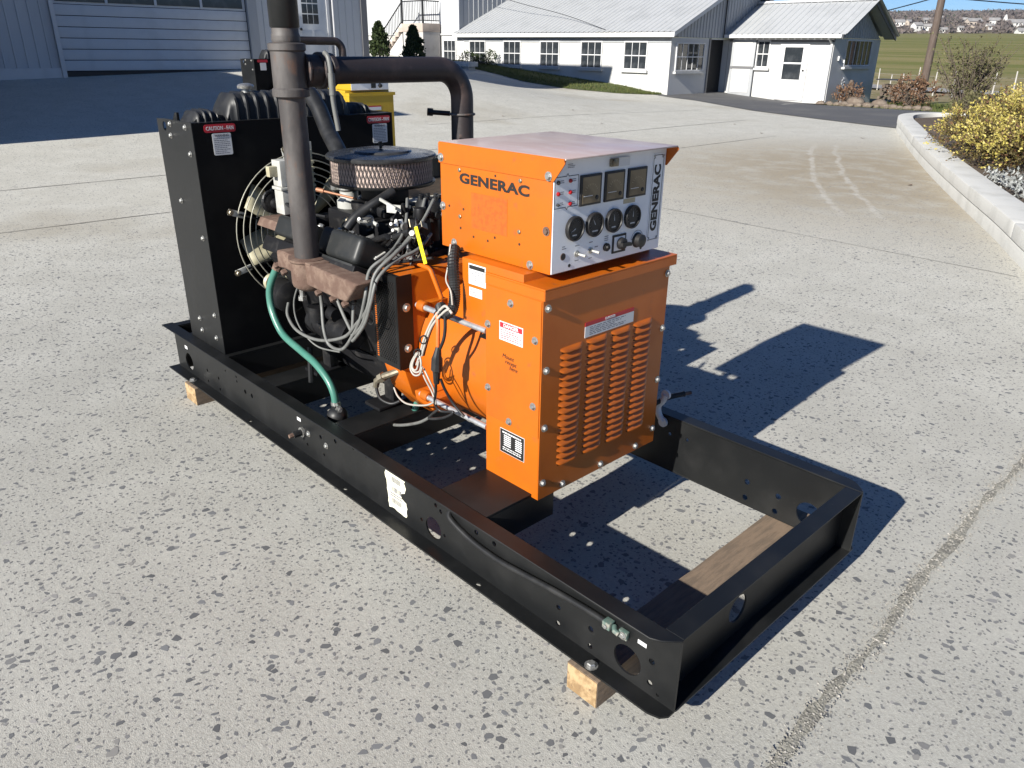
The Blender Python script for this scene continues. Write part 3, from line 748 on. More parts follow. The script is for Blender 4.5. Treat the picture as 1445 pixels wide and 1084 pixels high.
    # ---- exhaust
    sx, sy = -1.805, .10
    stk = part('exhaust_stack', MB().lathe([(.045, .875), (.045, 1.45)], (sx, sy, 0), 'z', 28), 'rust', g, smooth=40)
    part('tee', MB().lathe([(.052, 1.437), (.062, 1.440), (.062, 1.462), (.056, 1.468), (.056, 1.580), (.062, 1.585), (.062, 1.604), (.05, 1.608)], (sx, sy, 0), 'z', 30), 'rust', stk, smooth=35)
    part('threaded_nipple', MB().lathe([(.044, 1.606)] + [(r_, 1.612 + .0045 * i) for i in range(5) for r_ in (.0465,)] + [(.044, 1.636), (.044, 1.655)], (sx, sy, 0), 'z', 28), 'rust', stk, smooth=30)
    part('top_pipe', MB().lathe([(.046, 1.652), (.0485, 1.656), (.0485, 1.925), (.043, 1.925), (.043, 1.70)], (sx, sy, 0), 'z', 28), 'black', stk, smooth=35)
    zc = 1.520
    elbow = [(-1.80, .74 + .115 * math.sin(R(a)), zc - .115 * (1 - math.cos(R(a)))) for a in range(0, 91, 9)]
    xo = part('crossover_pipe', MB().tube([(-1.80, .16, zc), (-1.80, .45, zc)] + elbow + [(-1.80, .855, 1.25), (-1.80, .855, .86)], .0455, 24), 'rust_dark', g, smooth=50)
    for y0, y1, r in ((.145, .158, .058), (.158, .205, .052), (.205, .225, .060), (.24, .262, .057)):
        part('pipe_collar', MB().lathe([(r - .006, y0), (r, y0 + .003), (r, y1 - .003), (r - .006, y1)], (-1.80, 0, zc), 'y', 28), 'rust_dark', xo, smooth=35)
    part('clamp_ring', MB().tube([(-1.80 + .049 * math.cos(2 * math.pi * t / 28), .855 + .049 * math.sin(2 * math.pi * t / 28), 1.35) for t in range(28)], .005, 8, cyc=True), 'rust', xo, smooth=60)
    part('clamp_bolt', MB().cyl((-1.83, .815, 1.352), (-1.875, .745, 1.358), .010, n=10).cyl((-1.868, .757, 1.357), (-1.88, .738, 1.359), .015, n=8), 'black', xo)
    part('far_manifold', MB().box(-2.02, -1.42, .83, .90, .78, .86), 'rust_red', g, bevel=.012)
    # near manifold: boss under the stack, log running forward and down
    man = MB()
    def log(pts, hw, hh):
        secs = []
        for x, y, z in pts: secs += [[(x, y - hw, z - hh), (x, y + hw, z - hh), (x, y + hw, z + hh), (x, y - hw, z + hh)]]
        o = len(man.v)
        for s in secs: man.v += s
        for i in range(len(secs) - 1):
            for j in range(4): man.f.append((o + i * 4 + j, o + i * 4 + (j + 1) % 4, o + i * 4 + 4 + (j + 1) % 4, o + i * 4 + 4 + j))
        man.f.append((o, o + 1, o + 2, o + 3)); man.f.append(tuple(o + 4 * (len(secs) - 1) + j for j in range(4)))
    log([(-1.985, .11, .845), (-1.93, .11, .85), (-1.86, .11, .845)], .042, .034)
    log([(-1.77, .112, .832), (-1.66, .108, .832), (-1.55, .106, .830), (-1.455, .106, .828)], .050, .042)
    man.v[-1] = (-1.41, .058, .868); man.v[-2] = (-1.41, .154, .868); man.v[-3] = (-1.49, .154, .788); man.v[-4] = (-1.49, .058, .788)
    mf = part('exhaust_manifold', man, 'rust_red', g, bevel=.010, seg=3)
    part('stack_boss', MB().lathe([(.040, .760), (.060, .775), (.064, .79), (.064, .866), (.070, .872), (.070, .880), (.048, .884)], (sx, sy, 0), 'z', 26), 'rust_red', mf, smooth=40)
    part('boss_flange', MB().prism([(-1.90, .075), (-1.90, .13), (-1.87, .165), (-1.75, .165), (-1.70, .13), (-1.72, .06), (-1.86, .05)], 'z', .868, .878), 'rust_red', mf, bevel=.003)
    for x, z in ((-2.005, .815), (-1.95, .80), (-1.70, .775), (-1.60, .775), (-1.52, .775)):
        bolt(mf, (x, .085, z), (-.2, -.9, -.3), .012, .022, 'rust_red', washer=False)

    # ---- engine
    blk = part('engine_block', MB().prism([(.30, .46), (.68, .46), (.72, .62), (.83, .80), (.70, .90), (.49, .74), (.28, .90), (.15, .80), (.26, .62)], 'x', -2.22, -1.52), 'engine', g, bevel=.012)
    part('oil_pan', MB().prism([(.33, .33), (.65, .33), (.68, .458), (.30, .458)], 'x', -2.15, -1.55), 'engine', g, bevel=.015)
    part('bell_housing', MB().lathe([(.20, -1.56), (.27, -1.52), (.29, -1.48)], (0, .49, .62), 'x', 36), 'engine', g, smooth=40)
    part('intake_manifold', MB().box(-2.10, -1.60, .37, .61, .88, .99).box(-1.97, -1.73, .40, .58, .992, 1.035), 'engine', g, bevel=.015)
    part('carburettor', MB().box(-1.93, -1.77, .43, .55, 1.037, 1.085).cyl((-1.85, .49, 1.086), (-1.85, .49, 1.112), .062, n=20), 'plastic' if False else 'engine', g, bevel=.004)
    for s in (-1, 1):
        m3 = Matrix.Rotation(R(26 * s), 3, 'X'); c = Vector((-1.705, .49 + s * .25, .905))
        vc = part('valve_cover', MB().rbox(c, (.27, .15, .105), m3), 'cover', g, bevel=.026, seg=4)
        part('cover_rim', MB().rbox(c - m3 @ Vector((0, 0, .058)), (.285, .17, .010), m3), 'cover', vc, bevel=.003)
        for i in range(6): part('cover_rib', MB().rbox(c + m3 @ Vector((-.03 + .025 * i, -.012, .0525)), (.012, .095, .006), m3), 'cover', vc, bevel=.0025)
        bolt(vc, c + m3 @ Vector((-.045, 0, .0535)), m3 @ Z, .011, .012); bolt(vc, c + m3 @ Vector((-.11, -.01, .05)), m3 @ Z, .011, .012)
        vc2 = part('valve_cover', MB().rbox(c + Vector((-.34, 0, 0)), (.29, .135, .085), m3), 'cover', g, bevel=.022, seg=4)
        bolt(vc2, c + Vector((-.34, 0, 0)) + m3 @ Vector((.08, 0, .044)), m3 @ Z, .011, .012)
        part('cylinder_head', MB().rbox(c - m3 @ Vector((.17, 0, .085)), (.66, .17, .06), m3), 'engine', g, bevel=.008)
    # breather elbow and hose from the near cover up to the air cleaner
    part('breather_elbow', MB().tube(smooth_path([(-1.80, .265, .945), (-1.795, .262, .985), (-1.775, .262, 1.0), (-1.755, .27, .99)]), .012, 10), 'brass', g, smooth=50)
    part('breather_hose', MB().tube(smooth_path([(-1.711, .22, .985), (-1.702, .25, 1.02), (-1.691, .29, 1.048), (-1.669, .34, 1.079), (-1.662, .40, 1.107)]), .0185, 12), 'rubber', g, smooth=50)
    # air cleaner
    ac = (-1.86, .49, 0)
    el = part('air_filter', MB().lathe([(.196, 1.117), (.196, 1.203)], ac, 'z', 64), 'mesh_tan', g, smooth=40)
    mb = MB(); n = 84; rr = .1995
    for k in range(n):
        for sgn in (1, -1):
            prev = None
            for i in range(7):
                a = 2 * math.pi * k / n + sgn * i * R(1.25); z = 1.118 + .0845 * i / 6
                q = [(ac[0] + rr * math.cos(a + d), ac[1] + rr * math.sin(a + d), z) for d in (-.0085, .0085)]
                o = len(mb.v); mb.v += q
                if prev is not None: mb.f.append((prev, prev + 1, o + 1, o))
                prev = o
    part('filter_mesh', mb, 'mesh_wire', el, recalc=False)
    a0 = R(208); mb = MB()
    for i in range(9):
        a = a0 + i * R(3); mb.v += [(ac[0] + .2015 * math.cos(a), ac[1] + .2015 * math.sin(a), 1.118), (ac[0] + .2015 * math.cos(a), ac[1] + .2015 * math.sin(a), 1.203)]
    for i in range(8): mb.f.append((2 * i, 2 * i + 2, 2 * i + 3, 2 * i + 1))
    part('seam_strip', mb, 'black', el, smooth=60)
    part('filter_pan', MB().lathe([(.09, 1.095), (.16, 1.098), (.205, 1.106), (.208, 1.112), (.208, 1.117), (.19, 1.1172)], ac, 'z', 64), 'black', el, smooth=30)
    part('filter_lid', MB().lathe([(.190, 1.2035), (.212, 1.203), (.214, 1.208), (.214, 1.214), (.208, 1.219), (.185, 1.221), (.120, 1.226), (.115, 1.232), (.105, 1.234), (.02, 1.236)], ac, 'z', 72), 'chrome', el, smooth=30)
    part('wing_nut', MB().cyl((ac[0], ac[1], 1.237), (ac[0], ac[1], 1.262), .006, n=10).box(ac[0] - .016, ac[0] + .016, ac[1] - .002, ac[1] + .002, 1.246, 1.258), 'black', el)
    # coolant hose, thermostat, pulleys and belts at the fan end
    part('coolant_hose', MB().tube(smooth_path([(-2.53, .54, 1.395), (-2.45, .521, 1.42), (-2.35, .512, 1.363), (-2.25, .494, 1.27), (-2.13, .465, 1.197), (-2.06, .45, 1.12), (-2.04, .44, 1.06)]), .035, 16), 'rubber', g, smooth=50)
    th = part('thermostat_housing', MB().lathe([(.05, .985), (.05, 1.02), (.037, 1.03), (.037, 1.055)], (-2.035, .44, 0), 'z', 18), 'plastic', g, smooth=40)
    part('hose_clamp', MB().lathe([(.039, 1.062), (.039, 1.076), (.036, 1.076), (.036, 1.062)], (-2.045, .441, 0), 'z', 24, True).box(-2.09, -2.06, .39, .41, 1.060, 1.078), 'zinc', th)
    for (y, z, r, x) in ((.45, .835, .075, -2.36), (.49, .62, .095, -2.36), (.27, .98, .045, -2.36), (.68, .90, .06, -2.36)):
        part('pulley', MB().lathe([(r * .4, x - .03), (r, x - .028), (r * .86, x - .016), (r * .86, x - .006), (r, x + .006), (r * .5, x + .008), (.02, x + .03)], (0, y, z), 'x', 28), 'engine', g, smooth=35)
    part('belt', MB().tube(smooth_path([(-2.372, .525, .835), (-2.372, .585, .62), (-2.372, .49, .525), (-2.372, .395, .62), (-2.372, .30, .93), (-2.372, .23, .99), (-2.372, .27, 1.025), (-2.372, .40, .91), (-2.372, .45, .91), (-2.372, .525, .835)], 5), .007, 6), 'rubber', g)
    part('water_pump', MB().box(-2.34, -2.225, .38, .60, .66, .92), 'engine', g, bevel=.02)
    # relay boxes and brackets seen beside the stack
    bx = part('relay_box', MB().box(-2.33, -2.26, .262, .345, 1.06, 1.165).box(-2.335, -2.255, .255, .35, 1.045, 1.058).box(-2.33, -2.26, .262, .345, .945, 1.043), 'plastic', g, bevel=.003)
    part('relay', MB().box(-2.315, -2.285, .226, .2615, 1.10, 1.142), 'cream', bx, bevel=.003)
    part('relay_lead', MB().tube(smooth_path([(-2.27, .30, .985), (-2.25, .27, .99), (-2.20, .30, .965), (-2.1, .36, .95)]), .006, 8), 'rubber', bx)
    part('mounting_plate', MB().prism([(.18, .90), (.36, .90), (.36, .932), (.20, .932)], 'x', -2.36, -2.18), 'rust_red', g, bevel=.003)
    rr_ = part('regulator', MB().box(-2.32, -2.30, .405, .437, .98, 1.195), 'cream', g, bevel=.002)
    for i in range(6): part('fin', MB().box(-2.299, -2.285, .407, .435, 1.02 + .024 * i, 1.030 + .024 * i), 'cream', rr_)
    part('regulator_bracket', MB().box(-2.325, -2.322, .39, .45, 1.18, 1.225), 'plastic', rr_)
    part('copper_rod', MB().cyl((-2.034, .30, 1.075), (-1.854, .36, 1.057), .0048, n=8).cyl((-2.04, .298, 1.0756), (-2.005, .3097, 1.0722), .009, n=8), 'copper', g)
    part('vent_tube', MB().tube(smooth_path([(-1.735, .2, 1.578), (-1.712, .2, 1.56), (-1.703, .2, 1.50), (-1.704, .2, 1.43), (-1.70, .21, 1.33)]), .0085, 10).cyl((-1.703, .2, 1.515), (-1.7035, .2, 1.445), .0115, n=10), 'cable', g, smooth=50)
    # clutter round the carburettor and distributor
    ds = part('distributor', MB().lathe([(.035, .93), (.035, 1.02), (.055, 1.03), (.055, 1.065), (.042, 1.085)], (-1.56, .49, 0), 'z', 20), 'rubber', g, smooth=40)
    for i in range(7):
        a = i * R(51); part('spark_tower', MB().cyl((-1.56 + .036 * math.cos(a), .49 + .036 * math.sin(a), 1.07), (-1.56 + .036 * math.cos(a), .49 + .036 * math.sin(a), 1.098), .009, n=8), 'rubber', ds)
    part('throttle_bracket', MB().rbox((-1.585, .345, 1.06), (.06, .004, .03), Matrix.Rotation(.4, 3, 'Z')).rbox((-1.60, .33, 1.078), (.10, .006, .010), Matrix.Rotation(.2, 3, 'Y')), 'plastic', g)
    part('fuel_filter', MB().cyl((-1.73, .30, 1.005), (-1.68, .30, 1.01), .020, n=14).cyl((-1.675, .30, 1.0105), (-1.63, .30, 1.0), .007, n=8), 'plastic', g, smooth=40)
    part('lift_bracket', MB().rbox((-1.62, .26, .905), (.12, .05, .005), Matrix.Rotation(.35, 3, 'X')), 'plastic', g)
    part('governor', MB().box(-1.53, -1.48, .37, .43, .93, 1.03).cyl((-1.50, .40, 1.03), (-1.50, .40, 1.07), .022, n=14).cyl((-1.47, .37, .97), (-1.42, .34, .98), .018, n=12), 'engine', g, bevel=.006)
    part('linkage', MB().cyl((-1.47, .31, .97), (-1.40, .28, .90), .006, n=8).cyl((-1.46, .30, .91), (-1.40, .30, .945), .010, n=8).rbox((-1.42, .29, .92), (.05, .012, .03), Matrix.Rotation(.6, 3, 'Y')), 'zinc', g)
    rnd = random.Random(11)
    for i in range(12):
        x, y, z = rnd.uniform(-1.66, -1.40), rnd.uniform(.28, .5), rnd.uniform(.88, 1.04)
        part('fuel_line' if i % 2 else 'wire', MB().tube(smooth_path([(x, y, z), (x + rnd.uniform(-.1, .1), y + rnd.uniform(-.05, .05), z + rnd.uniform(-.02, .07)), (x + rnd.uniform(-.16, .1), y + rnd.uniform(-.06, .08), z - rnd.uniform(0, .08))]), rnd.choice((.005, .008, .011)), 8), rnd.choice(('rubber', 'rubber', 'engine')), g, smooth=50)
    for i in range(9):
        x, y, z = rnd.uniform(-1.68, -1.42), rnd.uniform(.27, .40), rnd.uniform(.88, 1.03)
        part('fitting', MB().rbox((x, y, z), (rnd.uniform(.02, .05), rnd.uniform(.015, .04), rnd.uniform(.01, .03)), Euler((rnd.uniform(-.5, .5), rnd.uniform(-.5, .5), rnd.uniform(-1, 1))).to_matrix()).cyl((x, y - .012, z), (x + .01, y - .03, z + .01), .007, n=8), rnd.choice(('engine', 'cover', 'zinc', 'engine', 'plastic')), g, bevel=.002)
    for i in range(34):
        x, y, z = rnd.uniform(-1.68, -1.37), rnd.uniform(.29, .56), rnd.uniform(.89, 1.07); k = i % 4
        if k == 0: part('hose', MB().tube(smooth_path([(x, y, z), (x + rnd.uniform(-.08, .05), y + rnd.uniform(-.06, .06), z + rnd.uniform(-.03, .05)), (x + rnd.uniform(-.16, .02), y + rnd.uniform(-.08, .08), z + rnd.uniform(-.09, .02))]), rnd.choice((.006, .009, .012)), 8), 'rubber', g, smooth=50)
        elif k == 1: part('bracket', MB().rbox((x, y, z), (rnd.uniform(.03, .08), .004, rnd.uniform(.02, .05)), Euler((rnd.uniform(-.6, .6), rnd.uniform(-.6, .6), rnd.uniform(-1.5, 1.5))).to_matrix()), rnd.choice(('engine', 'engine', 'cover', 'brass')), g, bevel=.001, seg=1)
        elif k == 2: part('clamp', MB().lathe([(.013, -.005), (.015, -.003), (.015, .003), (.013, .005)], (x, y, z), rnd.choice('xyz'), 12), rnd.choice(('zinc', 'engine', 'rubber')), g, smooth=40)
        else: part('fitting', MB().cyl((x, y, z), (x + rnd.uniform(-.03, .03), y - .02, z + rnd.uniform(-.02, .03)), rnd.uniform(.006, .014), n=6).cyl((x, y + .012, z), (x, y, z), .017, n=6), rnd.choice(('engine', 'zinc', 'brass', 'engine')), g)
    # starter, oil filter, wiring stubs under the manifold
    part('starter_motor', MB().cyl((-2.0, .22, .56), (-1.72, .22, .56), .055, n=18).cyl((-1.93, .20, .63), (-1.80, .20, .63), .027, n=14), 'engine', g, smooth=40)
    part('oil_filter', MB().cyl((-1.88, .16, .66), (-1.88, .16, .60), .036, n=18), 'engine', g, smooth=40)
    part('sender', MB().cyl((-1.90, .115, .705), (-1.90, .115, .75), .010, n=10).cyl((-1.90, .115, .69), (-1.90, .115, .706), .018, n=6), 'zinc', g)
    part('alternator', MB().lathe([(.03, -2.33), (.068, -2.325), (.07, -2.22), (.05, -2.205)], (0, .23, .60), 'x', 24), 'engine', g, smooth=40)
    part('alternator_pulley', MB().lathe([(.02, -2.375), (.038, -2.372), (.03, -2.36), (.038, -2.348), (.02, -2.345)], (0, .22, .64), 'x', 24), 'cream', g, smooth=40)
    for x in (-2.02, -1.56):
        part('engine_mount', MB().box(x - .03, x + .03, .26, .30, .322, .60).box(x - .05, x + .05, .18, .30, .3215, .335), 'engine', g, bevel=.003)
    part('engine_stay', MB().tube([(-1.95, .15, .47), (-1.93, .13, .325)], .012, 8), 'black', g)
    # spark plug cables
    CA = [[(-1.603, .42, 1.085), (-1.512, .34, 1.008), (-1.47, .27, .962), (-1.437, .2, .937), (-1.418, .14, .894), (-1.392, .1, .821), (-1.422, .09, .727), (-1.472, .085, .654), (-1.576, .08, .585), (-1.665, .08, .577), (-1.696, .08, .63), (-1.731, .1, .714), (-1.788, .13, .736)],
          [(-1.536, .45, 1.09), (-1.489, .38, 1.019), (-1.456, .29, .962), (-1.39, .18, .918), (-1.375, .12, .858), (-1.389, .1, .771), (-1.452, .09, .701), (-1.567, .085, .633), (-1.75, .085, .571), (-1.923, .09, .561), (-2.012, .1, .601), (-2.054, .13, .636)],
          [(-1.484, .45, 1.095), (-1.455, .38, 1.037), (-1.421, .29, .985), (-1.39, .2, .951), (-1.37, .13, .894), (-1.373, .1, .8), (-1.411, .09, .711), (-1.48, .09, .651), (-1.532, .1, .656), (-1.597, .11, .704), (-1.658, .12, .76)],
          [(-1.442, .4, .985), (-1.387, .3, .955), (-1.355, .2, .928), (-1.359, .13, .877), (-1.36, .1, .803), (-1.392, .09, .721), (-1.459, .085, .647), (-1.518, .09, .64), (-1.521, .1, .699), (-1.524, .11, .762)],
          [(-1.915, .11, .748), (-1.945, .1, .677), (-1.943, .1, .604), (-1.905, .11, .546), (-1.838, .13, .506), (-1.713, .15, .516)]]
    for i, c in enumerate(CA): c = [(x - (.035 if .62 < z < .93 and x > -1.5 and i < 4 else 0), y, z) for x, y, z in c]; part('ignition_cable', MB().tube(smooth_path(c), .0064 if i < 4 else .0036, 8), 'cable', g, smooth=60)
    for p in ((-1.524, .11, .772), (-1.658, .12, .77)): part('cable_boot', MB().cyl(p, (p[0], p[1], p[2] + .05), .012, .010, n=10), 'rubber', g, smooth=40)
    for c, r in (((-1.405, .118, .85), .022), ((-1.40, .098, .745), .022), ((-1.43, .25, .952), .024)):
        part('cable_tie', MB().tube([(c[0] + r * math.cos(R(t)), c[1], c[2] + .3 * r * math.cos(R(t)) + r * math.sin(R(t))) for t in range(0, 360, 30)], .0022, 5, cyc=True), 'rubber', g)
    part('yellow_tag', MB().rbox((-1.238, .2, 1.012), (.018, .0012, .122), Matrix.Rotation(R(-22), 3, 'Y')), 'tag', g)
    part('tag_tie', MB().tube(smooth_path([(-1.265, .205, 1.07), (-1.285, .22, 1.09), (-1.33, .26, 1.04), (-1.38, .28, .985)]), .002, 5), 'rubber', g)
    # drain hose with bulb
    gh = part('drain_hose', MB().tube(smooth_path([(-2.077, .105, .779), (-2.119, .09, .698), (-2.121, .085, .623), (-2.078, .08, .559), (-2.017, .08, .514), (-1.882, .075, .492), (-1.768, .07, .474), (-1.686, .07, .434), (-1.648, .07, .388), (-1.64, .07, .335)]), .0145, 12), 'teal', g, smooth=60)
    part('hose_bulb', MB().ball((-1.635, .07, .297), .041, 10, (1, 1, .9)).cyl((-1.64, .07, .325), (-1.64, .07, .345), .018, n=12), 'rubber', gh, smooth=50)
    part('hose_clip', MB().lathe([(.018, .342), (.018, .356), (.0155, .356), (.0155, .342)], (-1.640, .07, 0), 'z', 16, True).cyl((-1.622, .065, .349), (-1.575, .05, .345), .007, n=8).cyl((-1.595, .055, .347), (-1.585, .052, .346), .013, n=6), 'zinc', gh)
    part('hose_end', MB().tube([(-2.077, .105, .775), (-2.07, .115, .80)], .019, 10), 'rust_red', gh)
    part('green_hose', MB().tube(smooth_path([(-1.40, .31, .40), (-1.424, .3, .363), (-1.466, .3, .288), (-1.60, .34, .225), (-1.80, .36, .215)]), .013, 10), 'teal', g, smooth=60)

    # ---- alternator end
    ad = [(.185, .888), (.795, .888), (.795, .56), (.76, .44), (.68, .345), (.58, .30), (.40, .30), (.30, .345), (.22, .44), (.185, .56)]
    ah = part('adapter_housing', MB().prism(ad, 'x', -1.478, -1.347), 'orange', g, bevel=.004)
    part('grille_shade_sheet', MB().box(-1.466, -1.350, .1705, .1835, .556, .884), 'rust_dark', ah)  # dark sheet painting the shade of the orange inside behind the grille
    for y, z in ((.27, .60), (.37, .77)): part('port', MB().lathe([(.024, -1.3468), (.024, -1.3458), (.019, -1.3458)], (0, y, z), 'x', 18), 'ink', ah)
    holes = []
    for i in range(36):
        for j in range(9): holes.append((-1.455 + .0115 * j + (.0057 if i % 2 else 0), .572 + .0083 * i, .0037))
    gr = plate_part('vent_grille', [(-1.482, .553), (-1.344, .553), (-1.344, .886), (-1.482, .886)], holes, .002, (0, .168, 0), X, Z, -Y, 'black', g)
    fr_ = MB()
    fr_.box(-1.483, -1.343, .1692, .1848, .549, .5525).box(-1.483, -1.343, .1692, .1848, .8865, .890).box(-1.4865, -1.4832, .167, .1848, .549, .890).box(-1.3428, -1.3395, .167, .232, .549, .890)
    part('grille_frame', fr_, 'black', gr)
    for i in range(38): part('sunlit_dash', MB().box(-1.475, -1.4655, .1662, .1668, .570 + .0081 * i, .5745 + .0081 * i), 'orange', gr)  # orange dashes painting the sun that gets through the left grille holes
    for z in (.775, .625): bolt(gr, (-1.3393, .205, z), X, .011, .010)
    bar = part('alternator_barrel', MB().lathe([(.240, -1.346), (.240, -1.31), (.245, -1.308), (.247, -.93), (.252, -.928), (.252, -.92)], (0, .492, .588), 'x', 72), 'orange', g, smooth=30)
    for z in (.804, .474):
        rod = part('tie_rod', MB().cyl((-1.27, .2, z), (-.918, .2, z), .0095, n=12), 'galv', g, smooth=40)
        part('rod_lug', MB().lathe([(.011, -1.262), (.019, -1.26), (.019, -1.225), (.011, -1.223)], (0, .205, z), 'x', 16).box(-1.26, -1.228, .208, .30, z - .012, z + .012), 'orange', rod, bevel=.002)
    part('foot', MB().prism([(-1.30, .44), (-1.20, .43), (-1.20, .47), (-1.25, .49), (-1.31, .475)], 'y', .20, .33), 'orange', bar, bevel=.008)
    part('foot', MB().prism([(-1.30, .44), (-1.20, .43), (-1.20, .47), (-1.25, .49), (-1.31, .475)], 'y', .66, .78), 'orange', bar, bevel=.008)
    part('lifting_strap', MB().tube([(-1.425, .30, .905), (-1.33, .30, .900), (-1.318, .30, .893), (-1.245, .285, .815), (-1.22, .26, .80)], .0085, 8), 'orange', g, smooth=50)
    tb = part('terminal_box', MB().box(-1.030, -.76, .2, .785, .80, 1.014), 'orange', g, bevel=.003)
    lb = sticker('data_label', -.998, -.920, .938, 1.002, (0, .1996, 0), NEAR, 'white', tb)
    sticker('label_header', -.994, -.924, .986, .998, (0, .1983, 0), NEAR, 'ink', tb)
    print_lines('fine_print', -.993, -.925, .944, .982, 6, (0, .1996, 0), NEAR, 'inkgrey', tb)
    sticker('small_label', -.996, -.937, .900, .928, (0, .1996, 0), NEAR, 'white', tb); print_lines('fine_print', -.992, -.941, .903, .925, 3, (0, .1996, 0), NEAR, 'inkgrey', tb)
    part('shadow_wedge', MB().prism([(-.955, .775), (-.895, .775), (-.925, .7985)], 'y', .2, .26), 'black_in', tb)  # black wedge standing for the triangular shadow under the box

    # louvred end cover
    x0, x1, y0, y1, z0, z1 = -.917, -.677, .197, .787, .309, .957
    cv = part('end_cover', MB().box(x0, x1 - .004, y0, y0 + .003, z0, z1).box(x0, x1 - .004, y1 - .003, y1, z0, z1).box(x0, x0 + .003, y0 + .0035, y1 - .0035, z0, z1 - .002).box(x0 + .0035, x1 - .006, y0 + .0035, y1 - .0035, z1 - .005, z1 - .002), 'orange', g)
    cols = ((.274, .372), (.389, .487), (.504, .603), (.616, .713)); NL = 18; zp = .0222
    shadow_slots = []  # openings cut below each lip, standing for the shadow beneath it
    for a, b in cols:
        for i in range(NL):
            zz = .405 + zp * i; shadow_slots.append([(a + .006, zz - .0045), (a + .02, zz - .0068), (b - .02, zz - .0068), (b - .006, zz - .0045), (b - .006, zz - .0010), (a + .006, zz - .0010)])
    fp = plate_part('cover_front', [(y0, z0), (y1, z0), (y1, z1), (y0, z1)], shadow_slots, .003, (x1 - .0018, 0, 0), Y, Z, X, 'orange', g)
    mb = MB(); nu, nw = 12, 5; w = .098
    for j in range(nw + 1):
        t = j / nw
        for i in range(nu + 1):
            u = i / nu; e = min(1, max(0, 1 - abs(2 * u - 1) ** 6)); out = .0085 * math.sin(t * math.pi / 2) ** 1.0 * e
            mb.v.append((out, (u - .5) * w, 0.0138 - t * .0158 * (0.55 + .45 * e)))
    for j in range(nw):
        for i in range(nu): mb.f.append((j * (nu + 1) + i, j * (nu + 1) + i + 1, (j + 1) * (nu + 1) + i + 1, (j + 1) * (nu + 1) + i))
    lme = to_mesh('louvre', mb, M['orange'], smooth=60, recalc=False)
    for a, b in cols:
        for i in range(NL): place('louvre', lme, (x1 - .0001, (a + b) / 2, .405 + zp * i), fp)
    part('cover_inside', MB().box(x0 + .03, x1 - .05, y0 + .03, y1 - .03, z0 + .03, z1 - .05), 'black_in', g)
    for y, z in ((.216, .931), (.216, .742), (.216, .555), (.216, .365), (.307, .326), (.494, .326), (.681, .327), (.773, .365), (.775, .554), (.776, .742), (.777, .931)):
        bolt(fp, (x1 - .0001, y, z), X, .0085, .009)
    sp_ = part('side_panel', MB().box(-.915, -.682, y0 - .0026, y0 - .0003, .524, .953), 'orange', g, bevel=.0008, seg=1)
    for x, z in ((-.806, .92), (-.905, .832), (-.703, .833), (-.905, .622), (-.705, .624), (-.808, .536)): bolt(sp_, (x, y0 - .0027, z), -Y, .0085, .009)
    dl = sticker('danger_label', -.853, -.752, .798, .857, (0, y0 - .0028, 0), NEAR, 'white', sp_)
    sticker('label_band', -.850, -.755, .838, .854, (0, y0 - .0041, 0), NEAR, 'red', sp_, .0006)
    text_part('lettering', 'DANGER', .015, (-.8025, y0 - .0052, .846), NEAR, 'white', sp_, bold=.0004, xs=1.05)
    print_lines('fine_print', -.847, -.758, .803, .834, 5, (0, y0 - .0028, 0), NEAR, 'red', sp_)
    for i, s in enumerate(('Mount', 'recept', 'here')):
        text_part('handwriting', s, .019, (-.815 + .012 * i, y0 - .0034, .748 - .016 * i), ((.985, 0, -.05), (.10, 0, 1), (0, -1, 0)), 'ink', sp_, shear=.15)
    dp = sticker('data_plate', -.850, -.740, .418, .501, (0, y0 - .0003, 0), NEAR, 'white', g, .001)
    sticker('plate_ground', -.8485, -.7415, .4195, .4995, (0, y0 - .0014, 0), NEAR, 'ink', dp, .0006)
    print_lines('plate_title', -.838, -.752, .486, .495, 1, (0, y0 - .0021, 0), NEAR, 'white', dp, h=.6, lift=.0004)
    for i in range(6):
        for a, b in ((-.831, -.799), (-.779, -.750)): sticker('plate_field', a, b, .4455 + .0068 * i, .4490 + .0068 * i, (0, y0 - .0021, 0), NEAR, 'white', dp, .0005)
    print_lines('plate_print', -.836, -.752, .427, .441, 2, (0, y0 - .0021, 0), NEAR, 'white', dp, lift=.0004)
    fl_ = sticker('danger_label', .379, .612, .803, .838, (x1 + .0001, 0, 0), FRONT, 'white', fp)
    sticker('label_band', .379, .612, .8385, .851, (x1 + .0001, 0, 0), FRONT, 'red', fp)
    text_part('lettering', 'DANGER', .011, (x1 + .0018, .495, .8445), FRONT, 'white', fp, bold=.0003, xs=1.05)
    print_lines('fine_print', .40, .575, .807, .835, 5, (x1 + .0001, 0, 0), FRONT, 'inkgrey', fp)
    lid = MB().box(-.917, -.668, .1935, .8105, .986, .991).box(-.671, -.668, .1935, .8105, .957, .9855).box(-.917, -.6713, .1935, .1962, .957, .9855).box(-.917, -.6713, .8078, .8105, .957, .9855)
    part('cover_lid', lid, 'orange', g, bevel=.0008, seg=1)

    # conduit and wiring beside the terminal box
    pth = smooth_path([(-1.091, .22, 1.03), (-1.056, .185, .985), (-1.036, .172, .934), (-1.028, .165, .885), (-1.036, .158, .848), (-1.07, .155, .832), (-1.105, .17, .845)], 14)
    part('corrugated_conduit', MB().tube(pth, [.0185 if i % 2 else .0165 for i in range(len(pth))], 14), 'rubber', g, smooth=20)
